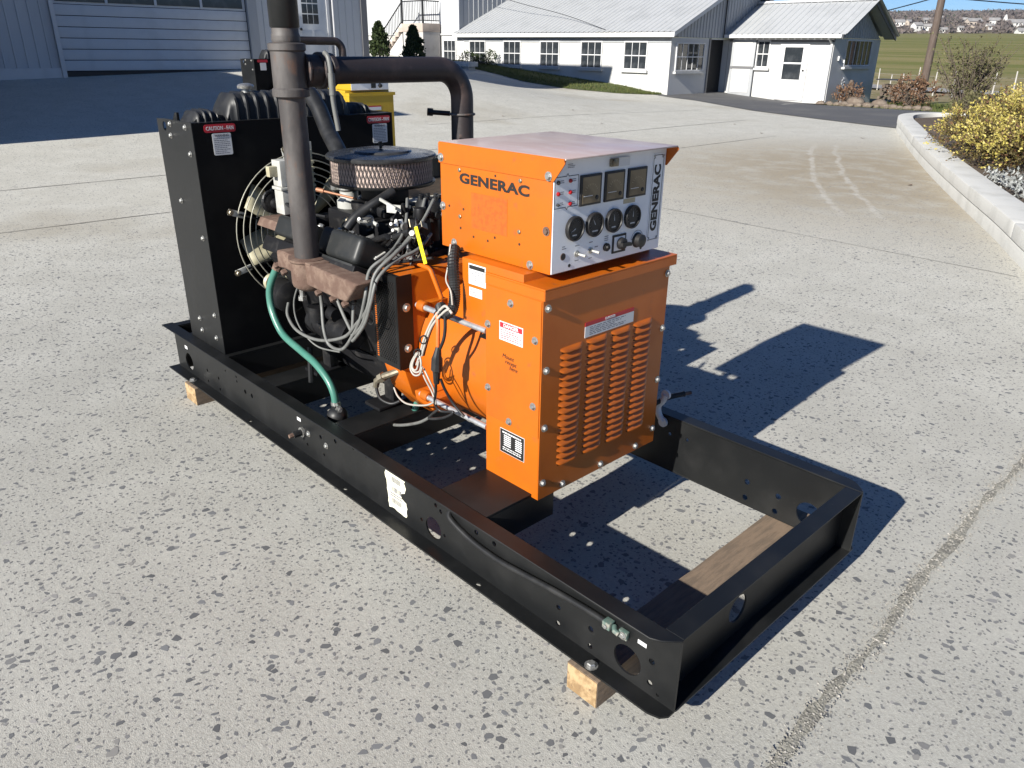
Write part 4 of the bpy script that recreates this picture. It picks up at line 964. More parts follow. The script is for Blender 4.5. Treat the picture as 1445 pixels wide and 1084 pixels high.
    for nm, pts, r, mt in (('wire', [(-1.084, .2, 1.043), (-1.068, .175, .982), (-1.058, .158, .943), (-1.02, .145, .918), (-1.01, .142, .878)], .0028, 'whitewire'),
                           ('wiring_loom', [(-1.02, .138, .86), (-1.044, .138, .866), (-1.085, .135, .827), (-1.113, .13, .785), (-1.139, .125, .731), (-1.155, .12, .679), (-1.177, .12, .635)], .0045, 'whitewire'),
                           ('wiring_loom', [(-1.01, .14, .85), (-1.03, .14, .858), (-1.067, .135, .827), (-1.103, .13, .784), (-1.128, .125, .729), (-1.147, .12, .676)], .0045, 'whitewire'),
                           ('wiring_loom', [(-1.05, .15, .855), (-1.075, .142, .835), (-1.109, .137, .785), (-1.133, .132, .731), (-1.15, .127, .676)], .007, 'rubber'),
                           ('wire_coil', [(-1.166, .12, .683), (-1.185, .115, .651), (-1.191, .11, .625), (-1.177, .11, .612), (-1.149, .11, .623), (-1.138, .11, .652), (-1.150, .115, .676)], .0036, 'whitewire'),
                           ('wire_coil', [(-1.160, .115, .683), (-1.177, .11, .655), (-1.181, .105, .632), (-1.171, .105, .622), (-1.155, .105, .632), (-1.148, .108, .66)], .0032, 'whitewire'),
                           ('wire_coil', [(-1.170, .117, .680), (-1.192, .112, .645), (-1.196, .108, .618), (-1.176, .107, .602), (-1.145, .107, .614), (-1.130, .108, .645)], .0032, 'whitewire'),
                           ('wire', [(-1.154, .12, .629), (-1.133, .12, .597), (-1.117, .13, .561), (-1.103, .13, .54)], .0032, 'whitewire'),
                           ('wire', [(-1.139, .12, .634), (-1.11, .12, .6), (-1.099, .13, .562), (-1.106, .14, .51)], .0032, 'whitewire'),
                           ('wire', [(-1.084, .14, .835), (-1.069, .13, .797), (-1.067, .127, .762), (-1.069, .127, .721)], .0068, 'orangewire'),
                           ('wire', [(-1.045, .14, .835), (-1.04, .135, .792), (-1.043, .13, .757), (-1.058, .127, .724)], .0055, 'rubber'),
                           ('wire', [(-1.083, .125, .6), (-1.091, .13, .565), (-1.11, .14, .509), (-1.093, .15, .485), (-1.038, .16, .497), (-1.083, .15, .463), (-1.161, .15, .434), (-1.108, .15, .485)], .005, 'rubber'),
                           ('wire', [(-1.063, .13, .617), (-1.055, .14, .579), (-1.037, .16, .528), (-.996, .17, .493)], .005, 'rubber'),
                           ('wire', [(-1.434, .2, .443), (-1.395, .19, .422), (-1.325, .18, .421), (-1.192, .16, .468), (-1.11, .14, .517)], .0034, 'whitewire'),
                           ('battery_lead', [(-1.561, .2, .26), (-1.4, .18, .307), (-1.252, .17, .375), (-1.162, .16, .436)], .006, 'cable')):
        part(nm, MB().tube(smooth_path(pts), r, 7), mt, g, smooth=60)
    cn = part('plug_connector', MB().tube([(-1.066, .127, .727), (-1.065, .12, .70), (-1.066, .12, .69), (-1.069, .12, .65), (-1.070, .12, .645), (-1.078, .124, .60)], [.009, .014, .018, .019, .013, .010], 10), 'rubber', g, smooth=30)
    for c in ((-1.134, .12, .735), (-1.163, .115, .682), (-1.075, .135, .83)):
        part('cable_tie', MB().tube([(c[0] + .018 * math.cos(R(t)), c[1], c[2] + .014 * math.sin(R(t)) + .006 * math.cos(R(t))) for t in range(0, 360, 30)], .0028, 5, cyc=True), 'rubber', g)
    part('brass_fitting', MB().tube([(-1.40, .21, .52), (-1.459, .17, .487), (-1.485, .16, .465), (-1.492, .16, .44)], [.012, .014, .013, .011], 10).cyl((-1.47, .165, .478), (-1.455, .172, .490), .019, n=6), 'brass', g, smooth=30)
    part('wire', MB().tube(smooth_path([(-1.492, .16, .44), (-1.47, .16, .40), (-1.43, .18, .385), (-1.40, .2, .40)]), .006, 8), 'rubber', g, smooth=50)

    # ---- control box
    kx, kb, ka, kc, k0, k1 = -.696, -1.18, .243, .7413, 1.017, 1.33
    cb = part('control_box', MB().box(kb, kx - .004, ka, kc, k0, 1.322), 'orange', g, bevel=.003)
    hood_s = [(kb - .003, 1.275), (kx + .002, 1.275), (-.660, 1.318), (-.655, 1.325), (-.658, 1.333), (kb - .003, 1.333)]
    hd = part('hood', MB().prism(hood_s, 'y', ka - .0038, ka - .0006), 'orange', g)
    part('hood', MB().prism(hood_s, 'y', kc + .0006, kc + .0038), 'orange', g)
    for yy in (ka + .0015, kc - .0015): part('hood_edge', MB().tube([(kb - .002, yy, 1.3315), (-.66, yy, 1.3315)], .0052, 10), 'orange', hd, smooth=60)
    part('hood_top', MB().box(kb - .003, -.656, ka + .001, kc - .001, 1.3325, 1.337), 'orange_pale', g, bevel=.0015)
    for x, z in ((-1.170, 1.291), (-.712, 1.287)): bolt(hd, (x, ka - .0039, z), -Y, .009, .008)
    for x, z in ((-1.170, 1.144), (-1.118, 1.036), (-.779, 1.031)): bolt(cb, (x, ka - .0002, z), -Y, .009, .008)
    bolt(cb, (-.718, ka - .0002, 1.138), -Y, .009, .008, 'rust_red')
    for x, z in ((-.823, 1.262), (-1.086, 1.262), (-1.087, 1.123), (-.825, 1.119)): bolt(cb, (x, ka - .0002, z), -Y, .0065, .004, 'brass', washer=False, name='rivet')
    for x, z in ((-1.139, 1.148), (-1.071, 1.147), (-1.025, 1.07), (-.96, 1.069), (-.929, 1.084), (-.824, 1.083), (-1.086, 1.087), (-.927, 1.263)):
        bolt(cb, (x, ka - .0002, z), -Y, .0042, .0006, 'ink', washer=False, name='screw_hole')
    text_part('lettering', 'GENERAC', .0400, (-.937, ka - .0008, 1.2365), ((1, 0, -.012), (0, 0, 1), (0, -1, 0)), 'ink', cb, bold=.0016, xs=1.62, space=1.05)
    sticker('glue_patch', -1.034, -.876, 1.096, 1.203, (0, ka - .0002, 0), NEAR, 'orange_worn', cb, .0005)
    # panel and instruments
    fp_x = kx - .0005
    pn = part('control_panel', MB().box(kx - .0035, fp_x, ka + .002, kc - .002, k0 + .002, 1.326), 'panel', g, bevel=.0006, seg=1)
    FO = (fp_x + .0002, 0, 0)
    def ring(name, pts, w, mat, par):
        mb = MB(); n = len(pts)
        for i in range(n):
            a, b = Vector((*pts[i], 0)), Vector((*pts[(i + 1) % n], 0)); d = (b - a).normalized(); nn = Vector((-d.y, d.x, 0)) * w / 2
            q = [a - nn - d * w / 2, b - nn + d * w / 2, b + nn + d * w / 2, a + nn - d * w / 2]
            mb.add(frame_map([(v.x, v.y, .0006 + .00004 * i) for v in q], FO, *FRONT), [(0, 1, 2, 3)])
        return part(name, mb, mat, par, recalc=False)
    ring('indicator_frame', [(.247, 1.201), (.292, 1.201), (.297, 1.194), (.301, 1.201), (.341, 1.201), (.341, 1.284), (.302, 1.284), (.297, 1.291), (.292, 1.284), (.247, 1.284)], .0016, 'ink', pn)
    for i, (y, z) in enumerate(((.260, 1.270), (.261, 1.240), (.260, 1.211), (.308, 1.271), (.309, 1.240), (.310, 1.209))):
        m_ = 'ink' if i in (0, 2) else 'led_red'
        part('indicator_lamp', MB().lathe([(.0058 if i != 2 else .004, 0), (.0058 if i != 2 else .004, .004), (.003, .007)], (fp_x, y, z), 'x', 12), m_, pn, smooth=40)
        print_lines('caption', y + .009, y + .024, z - .004, z + .006, 2, FO, FRONT, 'inkgrey', pn, lift=.0006)
    print_lines('caption', .296, .326, 1.304, 1.317, 3, FO, FRONT, 'inkgrey', pn, lift=.0006)
    for a, b in ((.347, .436), (.4515, .5395), (.5555, .6445)):
        mt = part('meter', MB().box(fp_x, fp_x + .006, a, b, 1.196, 1.2815), 'ink', pn, bevel=.002)
        part('meter_face', MB().box(fp_x + .0061, fp_x + .0068, a + .0075, b - .0075, 1.2025, 1.275), 'meter', mt)
        part('meter_scale', MB().box(fp_x + .0069, fp_x + .0073, a + .012, a + .050, 1.222, 1.2236), 'white', mt)
        part('meter_dial', MB().lathe([(.0062, 0), (.0062, .002), (.004, .003)], (fp_x + .0069, b - .021, 1.2155), 'x', 14), 'ink', mt)
        mb = MB()
        for t in range(9):
            an = R(150 - 15 * t); c = ((a + b) / 2, 1.226); q = []
            for r_ in (.026, .031):
                for d_ in (-.018, .018): q.append((c[0] + r_ * math.cos(an + d_), c[1] + r_ * math.sin(an + d_), .0070))
            mb.add(frame_map(q, (fp_x, 0, 0), *FRONT), [(0, 2, 3, 1)])
        part('scale_marks', mb, 'gold', mt, recalc=False)
    for k, y in enumerate((.33, .414, .50, .587)):
        c = (fp_x, y, 1.138)
        ga = part('gauge', MB().lathe([(.0345, 0), (.0355, .010), (.034, .0125), (.0305, .0125), (.0295, .0085)], c, 'x', 36), 'ink', pn, smooth=30)
        part('gauge_face', MB().lathe([(.0292, .0075), (.0292, .0082)], c, 'x', 32), 'gauge', ga)
        mb = MB()
        for t in range(11):
            an = R(210 - 24 * t); q = []
            for r_ in (.021, .026 if t % 5 else .0275):
                for d_ in (-.03, .03): q.append((y + r_ * math.cos(an + d_), 1.138 + r_ * math.sin(an + d_), .0085))
            mb.add(frame_map(q, (fp_x, 0, 0), *FRONT), [(0, 2, 3, 1)])
        an = R((205, 120, 100, 90)[k]); dd = Vector((math.cos(an), math.sin(an), 0)); pp = Vector((-dd.y, dd.x, 0)) * .0012
        q = [Vector((y, 1.138, .0088)) - pp, Vector((y, 1.138, .0088)) + pp, Vector((y, 1.138, .0088)) + dd * .023]
        mb.add(frame_map([tuple(v) for v in q], (fp_x, 0, 0), *FRONT), [(0, 1, 2)])
        part('gauge_marks', mb, 'white', ga, recalc=False)
        print_lines('gauge_print', y - .012, y + .012, 1.116, 1.124, 1, (fp_x + .0078, 0, 0), FRONT, 'white', ga, lift=.0008)
    plt = sticker('name_plate', .672, .730, 1.046, 1.314, FO, FRONT, 'panel', pn, .0014)
    ring('plate_border', [(.683, 1.052), (.719, 1.052), (.719, 1.059), (.726, 1.059), (.726, 1.301), (.719, 1.301), (.719, 1.309), (.683, 1.309), (.683, 1.301), (.677, 1.301), (.677, 1.059), (.683, 1.059)], .0018, 'ink', plt)
    for o in plt.children: o.location += Vector((.0016, 0, 0))
    text_part('lettering', 'GENERAC', .041, (fp_x + .0022, .7015, 1.1795), ((0, 0, 1), (0, -1, 0), (1, 0, 0)), 'ink', plt, bold=.0019, xs=1.10)
    for y, z in ((.679, 1.307), (.724, 1.306), (.680, 1.052), (.724, 1.054)): bolt(plt, (fp_x + .0015, y, z), X, .0036, .003, washer=False, name='screw')
    sl = sticker('selector_plate', .505, .567, 1.0365, 1.0915, FO, FRONT, 'ink', pn, .003)
    sticker('selector_face', .511, .561, 1.0435, 1.0855, (fp_x + .0033, 0, 0), FRONT, 'panel', sl, .0006)
    part('selector_knob', MB().lathe([(.018, .004), (.0175, .017), (.013, .020)], (fp_x, .541, 1.064), 'x', 24).rbox((fp_x + .021, .546, 1.0628), (.012, .044, .010), Matrix.Rotation(R(-4), 3, 'X')), 'ink', sl, smooth=30)
    kn = part('rheostat_knob', MB().lathe([(.023, 0), (.0235, .004), (.020, .006), (.0195, .022), (.015, .0245)], (fp_x, .624, 1.061), 'x', 28), 'ink', pn, smooth=30)
    ring('knob_scale', [(.624 + .030 * math.cos(R(t)), 1.061 + .030 * math.sin(R(t))) for t in range(10, 171, 16)], .0010, 'ink', kn)
    part('push_switch', MB().lathe([(.012, 0), (.012, .008), (.008, .0085), (.006, .014)], (fp_x, .476, 1.062), 'x', 18), 'engine', pn, smooth=30)
    for y in (.347, .407):
        tg = part('toggle_switch', MB().lathe([(.0095, 0), (.0095, .003), (.006, .0035), (.006, .008)], (fp_x, y, 1.063), 'x', 12), 'zinc', pn, smooth=30)
        part('toggle_lever', MB().tube([(fp_x + .008, y, 1.063), (fp_x + .030, y + .006, 1.060)], [.0030, .0045], 10), 'plastic', tg, smooth=40)
    part('open_hole', MB().lathe([(.0105, .0004), (.0105, .0012), (.0085, .0013)], (fp_x, .290, 1.063), 'x', 18), 'rust_red', pn)
    part('open_hole', MB().lathe([(.0082, .0005), (.0082, .0015)], (fp_x, .290, 1.063), 'x', 18), 'ink', pn)
    for y in (.318, .647): part('plug_hole', MB().lathe([(.0052, .0003), (.0052, .0012)], (fp_x, y, 1.033), 'x', 12), 'ink', pn)
    for y, z, n_ in ((.285, 1.088, 2), (.340, 1.086, 1), (.340, 1.043, 1), (.40, 1.087, 1), (.40, 1.040, 1), (.468, 1.088, 3), (.425, 1.070, 1)):
        print_lines('caption', y, y + .018, z - .003 * n_, z + .003 * n_, n_, FO, FRONT, 'inkgrey', pn, lift=.0006)
    lt = part('door_catch', MB().box(fp_x, fp_x + .010, .470, .502, 1.294, 1.316).cyl((fp_x + .010, .478, 1.306), (fp_x + .016, .478, 1.306), .009, n=14), 'brass', pn, bevel=.002)
    sticker('paper_tag', .5025, .556, 1.292, 1.317, (fp_x + .004, 0, 0), FRONT, 'white', pn, .002)
    sticker('tape', .545, .601, 1.180, 1.1935, FO, FRONT, 'gold', pn, .0004)
    # galvanised strap and cable end on the far rail
    br = part('cable_strap', MB().tube(smooth_path([(-.765, .972, .405), (-.775, .970, .378), (-.792, .968, .35), (-.786, .968, .318), (-.765, .970, .292)]), .0125, 10).lathe([(.019, -.005), (.019, .005)], (-.765, .972, .405), 'y', 16).lathe([(.019, -.005), (.019, .005)], (-.765, .970, .290), 'y', 16), 'white', g, smooth=40)
    part('cable_end', MB().tube(smooth_path([(-.80, .93, .36), (-.77, .99, .385), (-.735, 1.05, .395)]), [.010] * 12 + [.012], 8), 'rubber', br, smooth=40)
    part('cable_core', MB().cyl((-.735, 1.05, .395), (-.722, 1.075, .397), .007, n=7), 'rust_red', br)
    return g
GEN = build_generator()

# timber bearers under the skid
def beam(label, x0, x1, y0, y1, skew=0.0):
    b = thing('timber_bearer', ((x0 + x1) / 2, (y0 + y1) / 2, 0), label, 'timber beam', 'timber bearers under the skid')
    mb = MB(); n = 16; rn = random.Random(int(x0 * 100))
    for i in range(n + 1):
        y = y0 + (y1 - y0) * i / n; o = skew * (i / n)
        mb.v += [(x0 + o + rn.uniform(-.0015, .0015), y, 0.0005), (x1 + o + rn.uniform(-.0015, .0015), y, 0.0005), (x1 + o + rn.uniform(-.0015, .0015), y, .0885 + rn.uniform(-.0012, .0008)), (x0 + o + rn.uniform(-.0015, .0015), y, .0885 + rn.uniform(-.0012, .0008))]
    for i in range(n):
        for j in range(4): mb.f.append((i * 4 + j, i * 4 + 4 + j, i * 4 + 4 + (j + 1) % 4, i * 4 + (j + 1) % 4))
    mb.f += [(0, 1, 2, 3), (n * 4 + 3, n * 4 + 2, n * 4 + 1, n * 4)]
    part('timber', mb, 'wood', b)
    part('sawn_end', MB().box(x0 + .002, x1 - .002, y0 - .0025, y0 - .0004, .002, .0865), 'wood_end', b, bevel=.001, label='pale sawn end of the timber')
beam('weathered square timber under the open front end of the skid', -.300, -.193, -.060, 1.10, -0.004)
beam('short square timber end under the radiator end of the skid', -2.84, -2.72, -.062, 1.08)

# a second, yellow generator farther back: copies of the large parts in its own paint
def build_yellow():
    off = Vector((-6.345, 3.42, .13))
    r = thing('generator', off + Vector((-1.5, .49, .09)), 'yellow generator farther back behind the radiator of the orange one', 'generator')
    keep = {'side_rail', 'end_rail', 'flange', 'cross_member', 'radiator_side', 'fan_shroud', 'coolant_tank', 'exhaust_stack', 'tee', 'top_pipe', 'crossover_pipe', 'engine_block', 'oil_pan', 'valve_cover',
            'air_filter', 'filter_lid', 'intake_manifold', 'adapter_housing', 'alternator_barrel', 'terminal_box', 'end_cover', 'cover_front', 'cover_lid', 'control_box', 'hood', 'hood_top', 'control_panel', 'gauge', 'meter', 'selector_plate', 'rheostat_knob', 'name_plate',
            'caution_label', 'warning_label', 'danger_label', 'label_band', 'coolant_hose', 'exhaust_manifold', 'radiator_core', 'filter_cap', 'shroud_lip', 'bell_housing', 'cover_inside', 'drain_hose', 'white_sticker'}
    om = {M['orange'].name: M['yellow'], M['orange_pale'].name: M['yellow']}
    def cp(o, par):
        base = o.name.split('.')[0]
        if base not in keep and not (base == 'bolt' and o.parent.name.startswith('radiator_side')): return
        c = o.copy(); COL.objects.link(c); c.parent = par; c.location = o.location
        if base in ('exhaust_stack', 'tee', 'top_pipe') : pass
        for s in c.material_slots:
            if s.material and s.material.name in om:
                mt = om[s.material.name]; s.link = 'OBJECT'; s.material = mt
        for ch in o.children: cp(ch, c)
    for ch in list(GEN.children): cp(ch, r)
    for i, (x, y) in enumerate(((-.25, .49), (-2.85, .49))):
        q = off + Vector((x, y, 0))
        q.z = 0; b = thing('timber_bearer', (q.x, q.y, 0), 'timber under the %s end of the yellow generator' % ('panel', 'radiator')[i], 'timber beam', 'timber bearers under the skid')
        part('timber', MB().box(q.x - .06, q.x + .06, q.y - .58, q.y + .6, .0005, .2185), 'wood', b)
build_yellow()

# ------------------------------------------------------------------ buildings
M['siding'] = pmat('white_metal_siding', (0.47, 0.48, 0.49), 0.5, c2=(0.42, 0.43, 0.44), ns=1.2, c3=(0.38, 0.37, 0.36), ns3=9, lo3=0.62, hi3=0.85, stretch=(1, 1, .3))
M['siding_grey'] = pmat('grey_metal_siding', (0.33, 0.34, 0.35), 0.5, c2=(0.29, 0.30, 0.31), ns=1.5, stretch=(1, 1, .3))  # greyer copy of the siding; paints in shade on the sun-averted end sheets
M['block'] = pmat('painted_block_wall', (0.50, 0.498, 0.485), 0.75, c2=(0.45, 0.445, 0.425), ns=1.0, c3=(0.36, 0.345, 0.315), ns3=5, lo3=0.66, hi3=0.85, bump=0.35, bs=14, bd=0.01)
M['trim'] = pmat('white_trim', (0.56, 0.56, 0.56), 0.5, c2=(0.50, 0.50, 0.495), ns=3)
M['trim_grey'] = pmat('grey_trim', (0.13, 0.13, 0.135), 0.5)
M['door_white'] = pmat('garage_door_white', (0.52, 0.54, 0.56), 0.5, c2=(0.47, 0.49, 0.51), ns=2)
M['roof'] = pmat('pale_metal_roof', (0.40, 0.41, 0.415), 0.42, c2=(0.35, 0.36, 0.365), ns=1.2, c3=(0.33, 0.32, 0.30), ns3=6, lo3=0.64, hi3=0.85, metal=0.1)
M['glass'] = pmat('window_glass', (0.022, 0.026, 0.03), 0.06, c2=(0.05, 0.055, 0.06), ns=2.5, spec=0.6)
M['dark'] = pmat('dark_interior', (0.012, 0.012, 0.013), 0.8)
M['iron'] = pmat('black_iron', (0.012, 0.012, 0.013), 0.5)
M['stair_concrete'] = pmat('stair_concrete', (0.42, 0.40, 0.38), 0.85, c2=(0.36, 0.34, 0.32), ns=3, bump=.3, bs=30)
M['stair_tread'] = pmat('stair_tread', (0.40, 0.33, 0.28), 0.85, c2=(0.34, 0.29, 0.25), ns=4)
M['kerb'] = pmat('cast_kerb', (0.55, 0.545, 0.515), 0.85, c2=(0.47, 0.465, 0.435), ns=3, c3=(0.40, 0.38, 0.33), ns3=14, lo3=0.62, hi3=0.82, bump=0.4, bs=60, bd=0.004)
M['soil'] = pmat('planter_soil', (0.075, 0.055, 0.04), 0.95, c2=(0.12, 0.09, 0.06), ns=6, bump=1, bs=20, bd=0.02)
M['pole'] = pmat('creosoted_pole', (0.085, 0.062, 0.05), 0.9, c2=(0.125, 0.098, 0.082), ns=6, stretch=(6, 6, .4), bump=.4, bs=30)
M['bark'] = pmat('bark', (0.085, 0.065, 0.05), 0.9, c2=(0.13, 0.10, 0.08), ns=20, bump=.5, bs=40)

def ribbed(name, p0, p1, z0, z1f, n, mat, parent, depth=0.03, pitch=0.23, rib=0.03, z0f=None):
    """ribbed sheet wall from p0 to p1 (plan), n outward normal; one mesh for the sheet, ribs as real folds"""
    p0, p1, n = Vector((*p0, 0)), Vector((*p1, 0)), Vector((*n, 0)); L = (p1 - p0).length; d = (p1 - p0) / L
    prof = []; t = 0.0
    while t < L - .001:
        prof += [(t, 0), (min(L, t + pitch - rib * 2), 0), (min(L, t + pitch - rib * 1.5), depth), (min(L, t + pitch - rib * .5), depth)]; t += pitch
    prof.append((L, 0)); mb = MB()
    for t, h in prof:
        q = p0 + d * t + n * h; zt_ = z1f(t / L) if callable(z1f) else z1f; zb_ = z0f(t / L) if z0f else z0
        mb.v += [(q.x, q.y, zb_), (q.x, q.y, zt_)]
    for i in range(len(prof) - 1): mb.f.append((2 * i, 2 * i + 2, 2 * i + 3, 2 * i + 1))
    return part(name, mb, mat, parent)

def window(parent, c, w, h, u, n, cols=3, rows=2, fr=0.045, mt='trim', sill=True, proud=0.02, tilt=False):
    """frame, bars and panes round centre c on a wall with direction u and outward normal n"""
    c, u, n = Vector(c), Vector(u), Vector(n); m3 = Matrix((u, n, Z)).transposed()
    wn_ = part('window', MB().rbox(c + Z * (h / 2 - fr / 2) + n * proud, (w, .05, fr), m3).rbox(c - Z * (h / 2 - fr / 2) + n * proud, (w, .05, fr), m3)
               .rbox(c + u * (w / 2 - fr / 2) + n * proud, (fr, .05, h - 2 * fr - .002), m3).rbox(c - u * (w / 2 - fr / 2) + n * proud, (fr, .05, h - 2 * fr - .002), m3), mt, parent)
    iw, ih = (w - 2 * fr) / cols, (h - 2 * fr) / rows
    for i in range(cols):
        for j in range(rows):
            part('pane', MB().rbox(c + u * (-w / 2 + fr + iw * (i + .5)) + Z * (-h / 2 + fr + ih * (j + .5)) + n * (proud - .012), (iw - .02, .008, ih - .02), m3), 'glass', wn_)
    for i in range(1, cols): part('glazing_bar', MB().rbox(c + u * (-w / 2 + fr + iw * i) + n * (proud - .004), (.022, .03, h - 2 * fr - .004), m3), mt, wn_)
    for j in range(1, rows): part('glazing_bar', MB().rbox(c + Z * (-h / 2 + fr + ih * j) + n * (proud + .003), (w - 2 * fr - .004, .032, .034), m3), mt, wn_)
    if sill: part('sill', MB().rbox(c - Z * (h / 2 + .05) + n * (proud + .04), (w + .14, .12, .08), m3), 'block', wn_)
    return wn_

def build_long_house():
    b = thing('white_building', (-23, 27, 0), 'long low white block building with ribbed metal roof and a row of windows', 'building')
    yw, xe, xw = 24.2, -17.6, -29.7
    wl_ = part('front_wall', MB().box(xw, xe - .25, yw, yw + .25, -.5, 2.02), 'block', b)
    part('end_wall', MB().box(xe - .25, xe, yw, 26.75, -.5, 2.02).box(xe - .25, xe, 26.7501, 28.05, 1.98, 2.02).box(xe - .25, xe, 28.0502, 31, -.5, 2.02), 'block', b)
    part('dark_room', MB().box(xe - 3, xe - .26, 26.3, 28.3, -.3, 2.0), 'dark', b)
    for xl in (-28.99, -26.66, -24.35, -22.01, -19.77): window(b, (xl + .56, yw, 1.38), 1.14, 1.02, (1, 0, 0), (0, -1, 0), 3, 2)
    window(b, (-30.45, yw, 1.42), .95, 1.0, (1, 0, 0), (0, -1, 0), 3, 2)
    window(b, (xe, 25.45, 1.36), 1.85, 1.0, (0, 1, 0), (1, 0, 0), 5, 2)
    part('eave_board', MB().box(xw - .2, xe + .3, yw - .3, yw - .26, 2.03, 2.19), 'trim', b)
    part('soffit', MB().box(xw - .2, xe + .3, yw - .259, yw - .001, 2.03, 2.06), 'trim_grey', b)
    part('eave_shadow_band', MB().box(xw + .3, xe + .02, yw - .03, yw - .0005, 1.84, 2.025), 'siding_grey', b)  # grey band painting the shadow of the eave on the wall
    # roof sheets with raised ribs
    ry, rz = 28.6, 4.30; mb = MB(); x = xw - .2; xs = []
    while x < xe + .32: xs += [(x, 0), (x + .19, 0), (x + .21, .03), (x + .24, .03)]; x += .26
    for x, h in xs: mb.v += [(x, yw - .34, 2.20 + h), (x, ry, rz + h)]
    for i in range(len(xs) - 1): mb.f.append((2 * i, 2 * i + 2, 2 * i + 3, 2 * i + 1))
    part('roof', mb, 'roof', b)
    part('roof_back', MB().prism([(ry, rz), (ry, rz - .05), (31.2, 3.15), (31.2, 3.2)], 'x', xw, xe + .3), 'roof', b)
    part('verge_board', MB().prism([(yw - .34, 2.04), (yw - .34, 2.19), (ry, rz - .01), (31.25, 3.2), (31.25, 3.05), (ry, rz - .17)], 'x', xe + .30, xe + .34), 'trim', b)
    ribbed('gable', (xe - .02, yw + .02), (xe - .02, 31.0), 2.03, lambda t: 2.03 + (min(2.12 * (t * 6.78) / 4.4, 2.12 - .45 * (t * 6.78 - 4.4)) if t > 0 else 0), (1, 0), 'siding_grey', b, .025, .2, .025)
    part('door_frame', MB().box(xe + .001, xe + .04, 26.66, 26.75, -.25, 2.02).box(xe + .001, xe + .04, 28.05, 28.13, -.25, 2.02), 'trim_grey', b)
    # the wide outward opening door, leaf folded against the shed
    leaf = part('door_leaf', MB().box(-17.30, -16.27, 27.86, 27.91, -.06, 2.0), 'siding_grey', b, bevel=.01)
    for z0, z1 in ((.08, .94), (1.04, 1.90)): part('door_panel', MB().box(-17.18, -16.39, 27.845, 27.8595, z0, z1), 'block', leaf)
    part('door_rail', MB().box(-17.30, -16.27, 27.835, 27.8445, .95, 1.03), 'trim_grey', leaf)
    part('conduit', MB().tube([(xe + .03, 27.6, 2.05), (xe + .03, 27.6, 3.6), (xe + .03, 27.9, 3.9)], .025, 8), 'iron', b)
    # service wire that comes down across the roof
    part('service_wire', MB().tube(smooth_path([(-30.2, 25.2, 4.25), (-26.75, 25.0, 3.47), (-23.63, 24.8, 2.90), (-20.6, 24.0, 2.28)]), .012, 5), 'iron', b)

